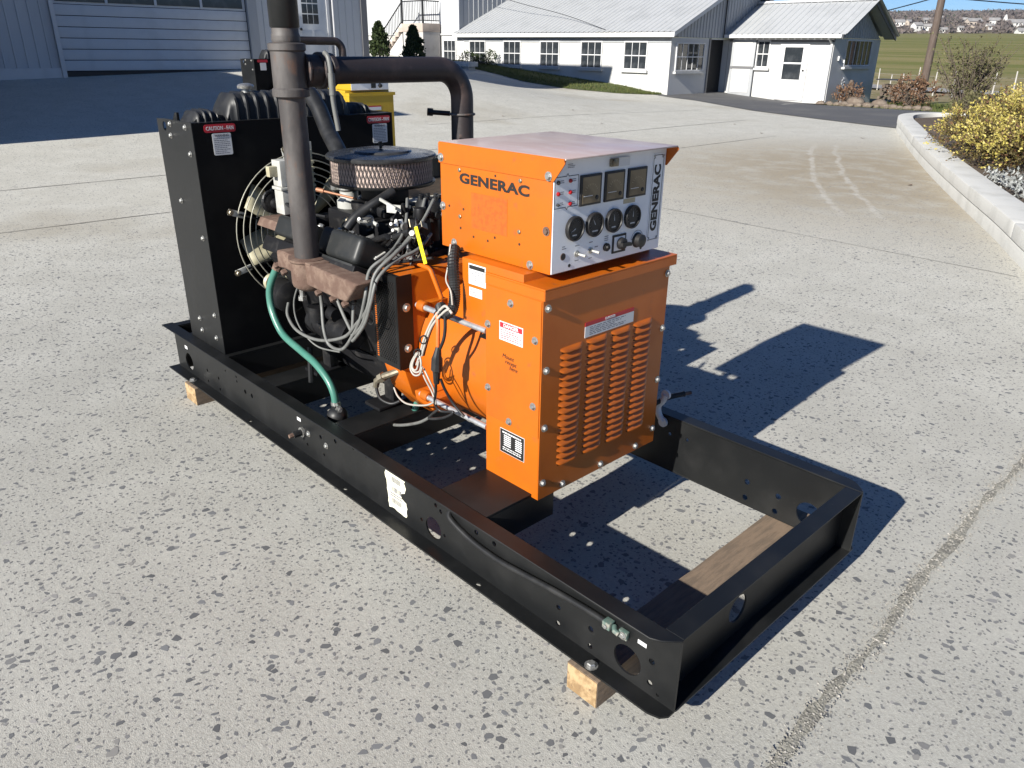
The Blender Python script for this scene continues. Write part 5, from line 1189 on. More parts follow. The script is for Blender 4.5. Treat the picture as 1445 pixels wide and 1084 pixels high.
def build_shed():
    b = thing('shed', (-15.4, 30, 0), 'small white shed with gable roof and glazed door at the end of the long building', 'shed')
    y0, y1, x0, x1 = 28.0, 31.9, -17.55, -13.2
    part('front_wall', MB().box(x0, x1 - .2, y0, y0 + .2, -.6, 2.05), 'block', b)
    part('end_wall', MB().box(x1 - .2, x1, y0, y1, -.6, 2.05), 'block', b)
    part('back_wall', MB().box(x0, x1 - .2, y1 - .2, y1, -.6, 2.05), 'block', b)
    ribbed('gable', (x1 - .02, y0 + .03), (x1 - .02, y1 - .03), 2.06, lambda t: 2.06 + 1.14 * (1 - abs(2 * t - 1)), (1, 0), 'siding_grey', b, .02, .2, .02)
    yr, zr = 29.95, 3.38; mb = MB(); x = x0 + .0; xs = []
    while x < x1 + .45: xs += [(x, 0), (x + .19, 0), (x + .21, .03), (x + .24, .03)]; x += .26
    for x, h in xs: mb.v += [(x, y0 - .35, 2.17 + h), (x, yr, zr + h), (x, y1 + .35, 2.17 + h)]
    for i in range(len(xs) - 1): mb.f += [(3 * i, 3 * i + 3, 3 * i + 4, 3 * i + 1), (3 * i + 1, 3 * i + 4, 3 * i + 5, 3 * i + 2)]
    part('roof', mb, 'roof', b)
    part('ridge_cap', MB().prism([(yr - .16, zr - .03), (yr, zr + .06), (yr + .16, zr - .03)], 'x', x0, x1 + .46), 'trim', b)
    part('verge_board', MB().prism([(y0 - .36, 2.02), (y0 - .36, 2.16), (yr, zr - .01), (y1 + .36, 2.16), (y1 + .36, 2.02), (yr, zr - .17)], 'x', x1 + .40, x1 + .44), 'trim_grey', b)
    part('soffit', MB().prism([(y0 - .33, 2.06), (yr, zr - .12), (y1 + .33, 2.06), (y1 + .33, 2.10), (yr, zr - .08), (y0 - .33, 2.10)], 'x', x1 + .001, x1 + .39), 'siding_grey', b)
    part('gutter', MB().box(x0 + .02, x1 + .42, y0 - .44, y0 - .37, 2.05, 2.17), 'trim', b)
    part('eave_shadow_band', MB().box(x0 + .05, x1 + .02, y0 - .04, y0 - .0005, 1.92, 2.045), 'trim_grey', b)  # dark band painting the eave shadow under the gutter
    part('downpipe', MB().tube([(x1 - .06, y0 - .38, 2.06), (x1 - .06, y0 - .06, 1.86), (x1 - .06, y0 - .06, -.15)], .045, 10), 'trim', b)
    window(b, (-15.98, y0, 1.49), .56, .98, (1, 0, 0), (0, -1, 0), 2, 2)
    window(b, (x1, 30.05, 1.56), 2.2, .92, (0, 1, 0), (1, 0, 0), 6, 1)
    d = part('door', MB().box(-15.27, -14.10, y0 - .05, y0 - .0005, -.12, 1.86), 'trim', b, bevel=.01)
    for z0, z1 in ((.62, 1.16), (1.22, 1.74)): part('door_pane', MB().box(-15.06, -14.33, y0 - .06, y0 - .0505, z0, z1), 'glass', d)
    part('door_handle', MB().cyl((-14.22, y0 - .05, .95), (-14.22, y0 - .11, .95), .03, n=10), 'iron', d)
    part('wall_lamp', MB().box(x1 + .001, x1 + .06, 28.45, 28.53, 1.3, 1.45), 'trim', b, bevel=.01)
    f = part('flower_ornament', MB().lathe([(.03, .0), (.03, .03)], (x1 + .03, 29.15, .55), 'x', 10), 'trim', b)
    for k in range(7):
        a = k * R(51.4); part('petal', MB().ball((x1 + .045, 29.15 + .11 * math.cos(a), .55 + .13 * math.sin(a)), .055, 6, (.25, 1, 1)), 'trim', f)
    part('flower_stem', MB().tube([(x1 + .04, 29.15, .45), (x1 + .04, 29.13, .1), (x1 + .05, 29.15, -.2)], .012, 6), 'trim', f)
    # small grey bird shaped plate on the roof
    part('roof_bird_shape', MB().prism([(-16.15, 2.78), (-15.95, 2.80), (-15.85, 2.90), (-15.80, 2.82), (-15.62, 2.86), (-15.72, 2.74), (-15.95, 2.72)], 'y', 29.0, 29.03).cyl((-15.9, 29.015, 2.74), (-15.9, 29.015, 2.70), .02, n=8), 'siding_grey', b)

def build_barn():
    b = thing('barn', (-25, 8, .7), 'big white ribbed metal barn with wide garage door standing in shade', 'barn')
    xw, y0, y1, zb, zt = -20.0, .4, 12.5, .35, 6.75
    n = (1, 0)
    ribbed('wall_sheet', (xw, y0), (xw, 4.24), 1.06, zt, n, 'siding', b, .02, .23, .018)
    ribbed('wall_sheet', (xw, 9.14), (xw, y1), 1.16, zt, n, 'siding', b, .02, .23, .018)
    ribbed('wall_sheet', (xw, 4.24), (xw, 9.14), 3.45, zt, n, 'siding', b, .02, .23, .018)
    ribbed('wall_sheet', (xw, y1), (-30, y1), zb, zt, (0, 1), 'siding', b, .02, .23, .018)
    part('inside', MB().box(-29.9, xw - .25, y0, y1 - .05, zb, zt), 'dark', b)
    part('base_board', MB().box(xw - .02, xw + .05, y0, 4.235, .3, 1.06), 'trim', b); part('base_board', MB().box(xw - .02, xw + .05, 9.15, y1 + .02, .3, 1.16), 'trim', b)
    part('corner_trim', MB().box(xw + .022, xw + .06, y1 - .14, y1 + .06, .3, zt), 'trim_grey', b)
    part('jamb', MB().box(xw + .0, xw + .09, 4.2405, 4.33, .5, 3.4), 'trim', b); part('jamb', MB().box(xw + .0, xw + .09, 8.88, 9.139, .5, 3.4), 'siding_grey', b)
    part('roof', MB().prism([(y0 - .4, zt), (6.4, zt + 1.5), (y1 + .4, zt), (y1 + .4, zt + .1), (6.4, zt + 1.62), (y0 - .4, zt + .1)], 'x', -30.3, xw + .4), 'roof', b)
    # sectional door: six ribbed boards below a row of windows
    for i in range(6):
        z = 1.0 + .232 * i
        part('door_section', MB().box(xw - .06, xw - .015, 4.335, 8.875, z, z + .220), 'door_white', b, bevel=.012)
    dr = part('door_section', MB().box(xw - .07, xw - .03, 4.335, 8.875, 2.392, 3.3), 'door_white', b)
    for k in range(4):
        a = 4.40 + 1.115 * k
        pn = part('door_window', MB().box(xw - .029, xw - .012, a, a + 1.05, 2.44, 2.90), 'glass', dr)
    for k in range(3): part('window_bar', MB().box(xw - .029, xw + .0, 5.453 + 1.115 * k, 5.512 + 1.115 * k, 2.42, 2.92), 'door_white', dr)
    part('door_seal', MB().box(xw - .06, xw - .01, 4.335, 8.875, .80, .985), 'iron', b)
    # side door with nine lights
    d = part('side_door', MB().box(xw + .022, xw + .06, 10.32, 11.22, 1.17, 3.2), 'door_white', b, bevel=.006)
    for i in range(3):
        for j in range(3): part('door_pane', MB().box(xw + .0605, xw + .068, 10.46 + .17 * i, 10.61 + .17 * i, 2.14 + .26 * j, 2.37 + .26 * j), 'glass', d)
    for a in (10.42, 10.80): part('door_panel', MB().box(xw + .0605, xw + .067, a, a + .30, 1.80, 1.98), 'door_white', d, bevel=.002)
    part('door_knob', MB().ball((xw + .09, 10.38, 2.0), .035, 6), 'iron', d)
    for a in (10.24, 11.2205): part('door_casing', MB().box(xw + .022, xw + .075, a, a + .078, 1.162, 3.2), 'trim', b)
    part('downpipe', MB().tube([(xw + .06, 11.42, 1.2), (xw + .06, 11.42, 6.3)], .03, 8), 'trim', b)
    # wing that stands to the left, out of the picture; its shadow lies across the apron
    w = thing('barn_wing', (-20, -6, .4), 'white metal barn wing left of the garage door', 'barn')
    part('wall', MB().box(-19.19, -13.4, -11, .1, .1, 4.8), 'siding', w)
    part('added_shade_block', MB().box(-30, -19.2, -11, .1, .1, 7.7), 'siding', w)  # unseen block, added only to keep sun off the garage door wall
    part('roof', MB().prism([(-11.3, 4.8), (-5.5, 6.0), (.35, 4.8), (.35, 4.92), (-5.5, 6.12), (-11.3, 4.92)], 'x', -19.19, -13.1), 'roof', w)

def build_tall_house():
    b = thing('tall_building', (-38, 27, .8), 'tall white ribbed building with outside stair behind the barn', 'building')
    yw, xe = 24.2, -29.7
    ribbed('wall_sheet', (-48, yw - .02), (xe, yw - .02), 2.20, 9, (0, -1), 'siding', b, .02, .3, .02)
    part('lower_wall', MB().box(-48, xe - .001, yw, yw + .2, .2, 2.195), 'block', b)
    part('drip_board', MB().box(-48, xe, yw - .07, yw - .0005, 2.12, 2.19), 'trim', b)
    ribbed('end_sheet', (xe, yw - .02), (xe, 34), 2.2, 9, (1, 0), 'siding_grey', b, .02, .3, .02)  # grey colour stands for the shade on this end of the white building
    part('corner_trim', MB().box(xe - .12, xe + .05, yw - .1, yw - .045, 2.2, 9), 'trim', b)
    part('roof', MB().prism([(23.6, 8.7), (29, 11.5), (34.4, 8.7), (34.4, 8.85), (29, 11.7), (23.6, 8.85)], 'x', -48.3, xe + .4), 'roof', b)
    # stair and landing
    s = thing('outside_stair', (-33, 23.6, .9), 'concrete outside stair with black iron railing against the tall building', 'stair')
    yf = 23.05
    part('landing', MB().box(-32.75, -31.06, yf, yw - .08, 2.25, 2.62), 'stair_tread', s, bevel=.02)
    part('landing_wall', MB().box(-32.65, -31.08, yf + .03, yw - .1, .3, 2.249), 'stair_concrete', s)
    n = 7
    for i in range(n):
        z = 2.45 - .21 * i; x = -32.75 - .28 * i
        part('step', MB().box(x - .30, x, yf + .02, yw - .1, z - .21, z), 'stair_tread', s, bevel=.01)
    part('stringer', MB().prism([(-32.76, .3), (-32.76, 2.20), (-34.75, .72), (-34.75, .3)], 'y', yf + .05, yf + .35), 'block', s)
    r = part('railing', MB().box(-32.73, -31.08, yf + .04, yf + .08, 3.55, 3.60).box(-32.73, -31.08, yf + .04, yf + .08, 2.72, 2.76)
             .tube([(-32.73, yf + .06, 3.57), (-34.6, yf + .06, 2.15)], .03, 6).tube([(-32.73, yf + .06, 2.75), (-34.6, yf + .06, 1.33)], .025, 6)
             .box(-31.11, -31.07, yf + .085, yw - .12, 3.55, 3.60).box(-31.11, -31.07, yf + .085, yw - .12, 2.72, 2.76), 'iron', s)
    for x in (-32.74, -31.09, -34.6):
        zb_ = 2.62 if x > -34 else 1.05; part('rail_post', MB().box(x - .035, x + .035, yf + .02, yf + .10, zb_, zb_ + 1.05), 'iron', s)
    for i in range(12): part('baluster', MB().cyl((-32.6 + .125 * i, yf + .06, 2.74), (-32.6 + .125 * i, yf + .06, 3.56), .012, n=5), 'iron', s)
    for i in range(7): part('baluster', MB().cyl((-31.09, yf + .18 + .13 * i, 2.74), (-31.09, yf + .18 + .13 * i, 3.56), .012, n=5), 'iron', s)
    for i in range(13):
        x = -32.87 - .135 * i; dz = (x + 32.73) * .76
        part('baluster', MB().cyl((x, yf + .06, 2.75 + dz), (x, yf + .06, 3.57 + dz), .012, n=5), 'iron', s)
    pl = thing('concrete_plinth', (-27.6, 22.7, .6), 'low pale concrete slab wall on the grass before the long building', 'low wall')
    part('slab', MB().box(-29.6, -26.75, 22.2, 22.75, .82, 1.02), 'kerb', pl, bevel=.02); part('base', MB().box(-29.5, -26.9, 22.3, 22.7, .2, .8199), 'kerb', pl)
build_long_house(); build_shed(); build_barn(); build_tall_house()

# ------------------------------------------------------------------ kerbed planting bed on the right
KO = [(1.6, 1.6), (.95, 2.8), (-.1, 4.62), (-.77, 5.86), (-1.35, 7.03), (-2.22, 8.7), (-3.36, 10.95), (-4.55, 13.41), (-5.7, 15.9), (-6.35, 17.3), (-6.75, 18.4), (-6.82, 19.2), (-6.55, 19.9), (-5.9, 20.4), (-4.9, 20.7)]
def build_kerb():
    pts = [Vector((p[0], p[1], 0)) for p in smooth_path([(x, y, 0) for x, y in KO], 8)]
    k = thing('kerb_wall', (-3, 10, 0), 'low pale cast concrete kerb wall curving along the planting bed', 'kerb wall')
    # separate cast lengths with open joints
    def sect(name, a, b, off0, off1, z0, z1, mat, bev):
        mb = MB()
        for i in range(a, b + 1):
            t = (pts[min(i + 1, len(pts) - 1)] - pts[max(i - 1, 0)]).normalized(); nr = Vector((t.y, -t.x, 0))
            q0, q1 = pts[i] + nr * off0, pts[i] + nr * off1
            zb = terrain(q0.x, q0.y)
            mb.v += [(q0.x, q0.y, zb + z0), (q1.x, q1.y, zb + z0), (q1.x, q1.y, zb + z1), (q0.x, q0.y, zb + z1)]
        m = b - a
        for i in range(m):
            for j in range(4): mb.f.append((i * 4 + j, i * 4 + (j + 1) % 4, i * 4 + 4 + (j + 1) % 4, i * 4 + 4 + j))
        mb.f += [(0, 1, 2, 3), tuple(m * 4 + j for j in range(4))]
        return part(name, mb, mat, k, bevel=bev, smooth=40)
    n = len(pts) - 1; step = 28
    for a in range(0, n, step): sect('kerb_cap', a, min(a + step, n), -.012, .30, .135, .27, 'kerb', .010)
    sect('kerb_base', 0, n, 0.0, .28, -.05, .125, 'kerb', .006)
    sect('cap_joint', 0, n, .012, .27, .126, .134, 'joint_dark', 0)
    # soil inside
    inner = []
    for i in range(0, len(pts), 4):
        t = (pts[min(i + 1, n)] - pts[max(i - 1, 0)]).normalized(); q = pts[i] + Vector((t.y, -t.x, 0)) * .2
        inner.append((q.x, q.y))
    mb = MB(); m = len(inner); cxs = [0, .5, 1]
    out = [(x + 6.5, y + .8) for x, y in inner]; out[-1] = (0.5, 20.9)
    for j in range(9):
        t = j / 8
        for (x, y), (x2, y2) in zip(inner, out):
            xx, yy = x + (x2 - x) * t, y + (y2 - y) * t; mb.v.append((xx, yy, .17 + .22 * min(1, t * 2.5) + .03 * math.sin(xx * 5) * math.sin(yy * 4)))
    for j in range(8):
        for i in range(m - 1): mb.f.append((j * m + i, j * m + i + 1, (j + 1) * m + i + 1, (j + 1) * m + i))
    tag(part('planting_bed', mb, 'soil', center=False, smooth=60), kind='structure')
build_kerb()

# ------------------------------------------------------------------ plants
def leaf_cloud(rnd, n, place_fn, size, mb, flat=0.0, long=1.6, tri=False):
    """n small leaf faces at the points place_fn gives (point, outward direction)"""
    for _ in range(n):
        p, o = place_fn(); s = size * rnd.uniform(.6, 1.4)
        d = (o + Vector((rnd.gauss(0, .5), rnd.gauss(0, .5), rnd.gauss(0, .5)))).normalized()
        s1 = d.cross(Vector((rnd.gauss(0, 1), rnd.gauss(0, 1), rnd.gauss(0, 1)))).normalized() * s * .5; e = d * s * long
        if tri: mb.add([p - s1, p + s1, p + e], [(0, 1, 2)])
        else: mb.add([p, p + e * .5 + s1, p + e, p + e * .5 - s1], [(0, 1, 2, 3)])

M['cedar'] = mat_island('cedar_foliage', [(0.018, 0.032, 0.012), (0.035, 0.055, 0.018), (0.06, 0.085, 0.025), (0.03, 0.045, 0.016)], .7, trans=.15)
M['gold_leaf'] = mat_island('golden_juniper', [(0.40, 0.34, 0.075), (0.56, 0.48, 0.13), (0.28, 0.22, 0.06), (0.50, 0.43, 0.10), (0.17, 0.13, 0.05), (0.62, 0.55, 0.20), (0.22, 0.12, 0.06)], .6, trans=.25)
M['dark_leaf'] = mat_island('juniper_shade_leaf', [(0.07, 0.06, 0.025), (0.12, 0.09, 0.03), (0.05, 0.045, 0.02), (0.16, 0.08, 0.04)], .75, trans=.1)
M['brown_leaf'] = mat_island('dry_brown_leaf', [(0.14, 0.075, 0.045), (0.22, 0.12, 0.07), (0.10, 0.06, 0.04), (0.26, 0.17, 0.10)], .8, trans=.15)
M['olive_leaf'] = mat_island('olive_leaf', [(0.10, 0.10, 0.04), (0.16, 0.15, 0.07), (0.07, 0.07, 0.03), (0.20, 0.17, 0.09)], .7, trans=.2)
M['grey_leaf'] = mat_island('grey_ground_cover', [(0.20, 0.21, 0.20), (0.34, 0.35, 0.34), (0.14, 0.15, 0.14), (0.45, 0.45, 0.44)], .8)
M['grass'] = mat_island('grass_blade', [(0.055, 0.085, 0.02), (0.09, 0.115, 0.03), (0.14, 0.135, 0.05), (0.075, 0.10, 0.025)], .8, trans=.2)
M['pine'] = mat_island('dark_pine', [(0.03, 0.042, 0.025), (0.05, 0.06, 0.035)], .9)
M['wood_mass'] = mat_island('bare_woods', [(0.10, 0.083, 0.078), (0.135, 0.11, 0.10), (0.08, 0.07, 0.066), (0.155, 0.125, 0.10)], .95)

def cedar(x, y, h, label, seed):
    z = terrain(x, y); rnd = random.Random(seed)
    t = thing('cedar_tree', (x, y, z), label, 'tree', 'clipped cedars by the stair')
    part('trunk', MB().cyl((x, y, z - .05), (x, y, z + h * .8), .06, .02, n=8), 'bark', t)
    mb = MB()
    def f():
        u = rnd.random() ** .75; a = rnd.uniform(0, 6.283); lump = 1 + .22 * math.sin(a * 3 + u * 9) + .16 * math.sin(u * 31 + a * 2)
        r = (.52 * (1 - u) ** .8 * min(1, .55 + u * 3) + .03) * lump * rnd.uniform(.6, 1.05)
        return Vector((x + r * math.cos(a), y + r * math.sin(a), z + .05 + u * (h - .1))), Vector((math.cos(a) * .5, math.sin(a) * .5, .9))
    leaf_cloud(rnd, 3600, f, .075, mb)
    part('crown', mb, 'cedar', t, recalc=False)
cedar(-32.0, 21.2, 1.55, 'dark clipped cedar at the foot of the stair beside the barn corner', 1)
cedar(-29.35, 21.2, 1.55, 'dark clipped cedar in front of the stair landing', 2)

def shrub(name, label, cat, c, lobes, n, size, mat, seed, twig='bark', nt=30, under=None, group=None, third=None):
    rnd = random.Random(seed); t = thing(name, c, label, cat, group); mb = MB(); tw = MB(); un = MB(); th_ = MB()
    c = Vector(c)
    for i in range(nt):
        l = rnd.choice(lobes); e = c + Vector(l[0]) + Vector((rnd.gauss(0, l[1] * .4), rnd.gauss(0, l[1] * .4), rnd.gauss(0, l[1] * .3)))
        m = (c + e) / 2 + Vector((rnd.uniform(-.1, .1), rnd.uniform(-.1, .1), rnd.uniform(-.02, .08)))
        tw.tube([c + Vector((rnd.uniform(-.1, .1), rnd.uniform(-.1, .1), 0)), m, e], [.014, .009, .004], 5)
    part('stems', tw, twig, t)
    # sprays: leaves gathered on short twigs so that the outline is broken
    tot = sum(l[1] ** 2 for l in lobes)
    for l in lobes:
        k = int(n * l[1] ** 2 / tot / 14) + 1
        for _ in range(k):
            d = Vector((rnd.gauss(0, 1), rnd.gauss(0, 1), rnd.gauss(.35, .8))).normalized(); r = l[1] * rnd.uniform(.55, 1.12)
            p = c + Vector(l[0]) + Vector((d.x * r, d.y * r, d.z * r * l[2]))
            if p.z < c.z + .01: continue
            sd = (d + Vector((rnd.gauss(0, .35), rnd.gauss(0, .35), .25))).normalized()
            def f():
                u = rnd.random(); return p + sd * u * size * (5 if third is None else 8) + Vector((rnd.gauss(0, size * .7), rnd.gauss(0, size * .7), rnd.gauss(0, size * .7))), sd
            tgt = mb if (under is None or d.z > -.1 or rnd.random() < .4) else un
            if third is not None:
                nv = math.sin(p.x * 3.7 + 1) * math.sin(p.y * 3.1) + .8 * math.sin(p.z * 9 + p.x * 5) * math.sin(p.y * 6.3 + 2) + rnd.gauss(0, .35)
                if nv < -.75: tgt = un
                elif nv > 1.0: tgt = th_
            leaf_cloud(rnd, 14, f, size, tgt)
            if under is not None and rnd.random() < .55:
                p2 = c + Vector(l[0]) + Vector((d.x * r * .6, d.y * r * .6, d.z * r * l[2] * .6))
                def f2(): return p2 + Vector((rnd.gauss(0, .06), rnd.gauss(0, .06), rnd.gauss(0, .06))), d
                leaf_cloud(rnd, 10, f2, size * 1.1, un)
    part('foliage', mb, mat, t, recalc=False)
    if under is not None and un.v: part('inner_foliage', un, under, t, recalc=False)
    if third is not None and th_.v: part('dry_foliage', th_, third, t, recalc=False)
    return t
# golden juniper spreading over the kerb
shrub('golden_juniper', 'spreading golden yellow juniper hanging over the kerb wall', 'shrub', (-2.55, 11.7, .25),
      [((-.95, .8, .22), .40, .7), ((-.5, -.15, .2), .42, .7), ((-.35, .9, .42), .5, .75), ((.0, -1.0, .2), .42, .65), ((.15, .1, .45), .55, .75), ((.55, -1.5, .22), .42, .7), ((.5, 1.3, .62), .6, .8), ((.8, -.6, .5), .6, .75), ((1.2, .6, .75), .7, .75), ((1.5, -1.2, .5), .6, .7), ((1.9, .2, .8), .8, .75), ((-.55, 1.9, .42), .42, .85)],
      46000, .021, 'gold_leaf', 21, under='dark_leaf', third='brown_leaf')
shrub('red_brown_shrub', 'low reddish brown shrub under the golden juniper', 'shrub', (-1.2, 9.35, .25),
      [((0, 0, .12), .35, .6), ((.6, .5, .2), .45, .6), ((-.35, .5, .1), .3, .5), ((1.3, 1.0, .25), .5, .6)], 4200, .03, 'brown_leaf', 22)
# tall loose bush with bare twigs behind the kerb end
def twiggy(x, y, h, label, seed):
    rnd = random.Random(seed); z = .15; t = thing('twiggy_bush', (x, y, z), label, 'bush'); tw = MB(); lf = MB()
    for i in range(62):
        a = rnd.uniform(0, 6.283); sp_r = rnd.uniform(.1, .95); p = Vector((x + rnd.gauss(0, .12), y + rnd.gauss(0, .12), z))
        e = Vector((x + sp_r * math.cos(a), y + sp_r * math.sin(a), z + h * rnd.uniform(.55, 1.05))); m = p.lerp(e, .5) + Vector((rnd.gauss(0, .06), rnd.gauss(0, .06), .1))
        pth = smooth_path([p, m, e], 4); tw.tube(pth, [.013 * (1 - .8 * i_ / len(pth)) for i_ in range(len(pth))], 4)
        for _ in range(5):
            q = p.lerp(e, rnd.uniform(.35, .95)); q2 = q + Vector((rnd.gauss(0, .16), rnd.gauss(0, .16), rnd.uniform(.05, .3))); tw.tube([q, q2], [.006, .003], 3)
            def f(): return q.lerp(q2, rnd.random()) + Vector((rnd.gauss(0, .02), rnd.gauss(0, .02), rnd.gauss(0, .02))), Vector((rnd.gauss(0, .5), rnd.gauss(0, .5), .5))
            leaf_cloud(rnd, 9, f, .034, lf)
    part('stems', tw, 'bark', t); part('foliage', lf, 'olive_leaf', t, recalc=False)
twiggy(-6.0, 20.3, 1.75, 'tall loose olive bush with bare twigs behind the kerb end', 31)
shrub('grey_bush', 'small grey green bush inside the kerb bend', 'shrub', (-5.2, 18.3, .2), [((0, 0, .25), .42, .7), ((.5, .6, .3), .45, .7), ((-.3, .9, .25), .35, .7)], 2600, .03, 'olive_leaf', 33)
# silver ground cover in the bed
def ground_cover():
    rnd = random.Random(8); mb = MB()
    for _ in range(16000):
        x = rnd.uniform(-2.3, 1.4); y = rnd.uniform(5.6, 9.6)
        if x < -1.13 - (y - 7.4) * .53: continue
        p = Vector((x, y, .22 + .10 * rnd.random() + .04 * math.sin(x * 9) * math.sin(y * 8))); d = Vector((rnd.gauss(0, .7), rnd.gauss(0, .7), .6)).normalized()
        s1 = d.cross(Vector((rnd.gauss(0, 1), rnd.gauss(0, 1), rnd.gauss(0, 1)))).normalized() * .014; e = d * rnd.uniform(.03, .07)
        mb.add([p, p + e * .5 + s1, p + e, p + e * .5 - s1], [(0, 1, 2, 3)])
    tag(part('ground_cover', mb, 'grey_leaf', recalc=False), 'silvery grey dry ground cover in the planting bed', 'ground cover', kind='stuff')
ground_cover()

# grass bank along the long building
GB = [(-29.6, 22.6), (-27.2, 22.9), (-25.2, 22.4), (-22.6, 21.5), (-20.4, 21.55), (-18.6, 22.6), (-17.75, 23.9)]
def gb_edge(x):
    for (a, b), (c, d) in zip(GB, GB[1:]):
        if a <= x <= c: return b + (d - b) * (x - a) / (c - a)
    return 24.1
def build_bank():
    xs = fr(-29.6, -17.75, .25); mb = MB(); rows = 8
    for x in xs:
        e = gb_edge(x)
        for k in range(rows + 1):
            y = e + (24.19 - e) * k / rows; mb.v.append((x, y, terrain(x, y) + .015 + .12 * math.sin(min(1, k / 3) * math.pi / 2) * (1 - sst(-20, -17.8, x))))
    for i in range(len(xs) - 1):
        for k in range(rows):
            a = i * (rows + 1) + k; mb.f.append((a, a + rows + 1, a + rows + 2, a + 1))
    M['turf'] = pmat('turf', (0.06, 0.08, 0.022), .95, c2=(0.12, 0.115, 0.045), ns=3, c3=(0.05, 0.06, 0.02), ns3=30, bump=1, bs=40, bd=.03, space='Object')
    tag(part('grass_bank', mb, 'turf', center=False, smooth=60), kind='structure')
    rnd = random.Random(17); bl = MB()
    for _ in range(15000):
        x = rnd.uniform(-29.5, -17.8); e = gb_edge(x); y = rnd.uniform(e, 24.15); z = terrain(x, y) + .10 * (1 - sst(-20, -17.8, x)) * min(1, (y - e) / .4); h = rnd.uniform(.04, .11); a = rnd.uniform(0, 6.28)
        bl.add([(x - .012 * math.cos(a), y - .012 * math.sin(a), z), (x + .012 * math.cos(a), y + .012 * math.sin(a), z), (x + rnd.gauss(0, .03), y + rnd.gauss(0, .03), z + h)], [(0, 1, 2)])
    tag(part('bank_grass', bl, 'grass', recalc=False), 'short green grass on the bank below the long building', 'grass', kind='stuff')
    shrub('low_shrub', 'dark low shrub by the slab wall under the first windows', 'shrub', (-28.3, 23.6, .75), [((0, 0, .2), .4, .8), ((.7, .1, .15), .35, .8), ((1.25, .1, .3), .3, 1.1)], 1800, .04, 'cedar', 41)
build_bank()

# rocks, dry shrubs and edging stones at the shed corner
def build_rockery():
    rnd = random.Random(9)
    M['rock'] = pmat('field_stone', (0.13, 0.10, 0.078), .9, c2=(0.19, 0.155, 0.12), ns=6, bump=.6, bs=12, bd=.02)
    base = []
    for i in range(14):
        q = Vector((-12.9 + .26 * i, 27.05 + .055 * i + .10 * math.sin(i), 0)); base.append((q, .11 + .05 * rnd.random()))
    for i, (q, r) in enumerate(base):
        mb = MB(); mb.ball((0, 0, 0), 1, 5, (r * rnd.uniform(1, 1.5), r, r * .7)); mb.v = [(x * rnd.uniform(.85, 1.15), y * rnd.uniform(.85, 1.15), z * rnd.uniform(.85, 1.15)) for x, y, z in mb.v]
        o = place('edging_stone', to_mesh('edging_stone', mb, M['rock']), (q.x, q.y, terrain(q.x, q.y) + r * .35))
        tag(o, 'brown edging stone, %s from the shed wall in the row at the shed corner' % ('first', 'second', 'third', 'fourth', 'fifth', 'sixth', 'seventh', 'eighth', 'ninth', 'tenth', 'eleventh', 'twelfth', 'thirteenth', 'fourteenth')[i], 'stone', 'edging stones at the shed corner')
    for k, (x, y, r, lab) in enumerate(((-12.1, 28.1, .27, 'large brown boulder against the shed end wall'), (-11.4, 28.5, .22, 'smaller brown boulder beside the dry red shrub'))):
        mb = MB(); mb.ball((0, 0, 0), r, 7, (1.3, 1, .75)); mb.v = [(a * rnd.uniform(.88, 1.1), b * rnd.uniform(.88, 1.1), c * rnd.uniform(.88, 1.1)) for a, b, c in mb.v]
        tag(place('boulder', to_mesh('boulder', mb, M['rock'], smooth=50), (x, y, terrain(x, y) + r * .4)), lab, 'boulder')
    shrub('dry_grass_clump', 'dry orange brown plant clump against the shed end wall', 'plant', (-12.5, 28.35, -.15), [((0, 0, .25), .38, .8)], 1200, .04, 'brown_leaf', 51)
    shrub('red_shrub', 'dry red brown shrub beyond the shed corner', 'shrub', (-10.9, 29.6, -.15), [((0, 0, .45), .5, .9), ((.45, .2, .4), .4, .9)], 1900, .045, 'brown_leaf', 52)
    fg = thing('garden_figure', (-12.75, 28.95, -.15), 'small dark garden figure by the shed end wall', 'garden ornament')
    part('body', MB().lathe([(.14, -.15), (.17, .05), (.12, .35), (.07, .45), (.09, .55), (.06, .65)], (-12.75, 28.95, 0), 'z', 12), 'bark', fg, smooth=40)
    # stacked firewood rack: round log ends
    wp = thing('log_stack', (-12.3, 31.2, -.1), 'stack of weathered split logs behind the red shrub', 'log stack')
    for r in range(4):
        for c in range(6):
            x, z = -12.5 + .19 * c + (.08 if r % 2 else 0) + rnd.uniform(-.04, .04), -.1 + .15 * r + rnd.uniform(-.03, .03)
            part('log', MB().cyl((x, 31.0, z + .08), (x + rnd.uniform(-.03, .03), 31.5, z + .08), .07 + rnd.uniform(-.03, .025), n=7), rnd.choice(('rock', 'bark', 'bark')), wp)
    part('cover_board', MB().box(-12.7, -11.3, 30.95, 31.55, .62, .66), 'iron', wp)
build_rockery()
# a few dry leaves blown over the concrete
def leaves():
    rnd = random.Random(64); mb = MB(); n = 7
    for i in range(n):
        t = i / (n - 1); w = .018 * math.sin(t * math.pi) + .001; mb.v += [(t * .07 - .035, -w, .004 + .012 * abs(t - .5)), (t * .07 - .035, w, .006 + .010 * abs(t - .5))]
    for i in range(n - 1): mb.f.append((2 * i, 2 * i + 2, 2 * i + 3, 2 * i + 1))
    me = to_mesh('fallen_leaf', mb, M['brown_leaf'])
    for x, y in ((-11.2, 12.9), (-11.8, 13.6), (-7.9, 14.2), (-9.4, 15.6), (-6.1, 15.0), (-12.9, 11.4), (-3.1, 9.6), (-10.4, 8.9), (-13.2, 14.1)):
        o = place('fallen_leaf', me, (x, y, terrain(x, y) + .002), rot=(0, 0, rnd.uniform(0, 6.28)), scale=(1.3, 1.3, 1.3))
        tag(o, 'small dry brown leaf lying on the bare concrete yard', 'leaf', 'dry leaves on the concrete')
leaves()
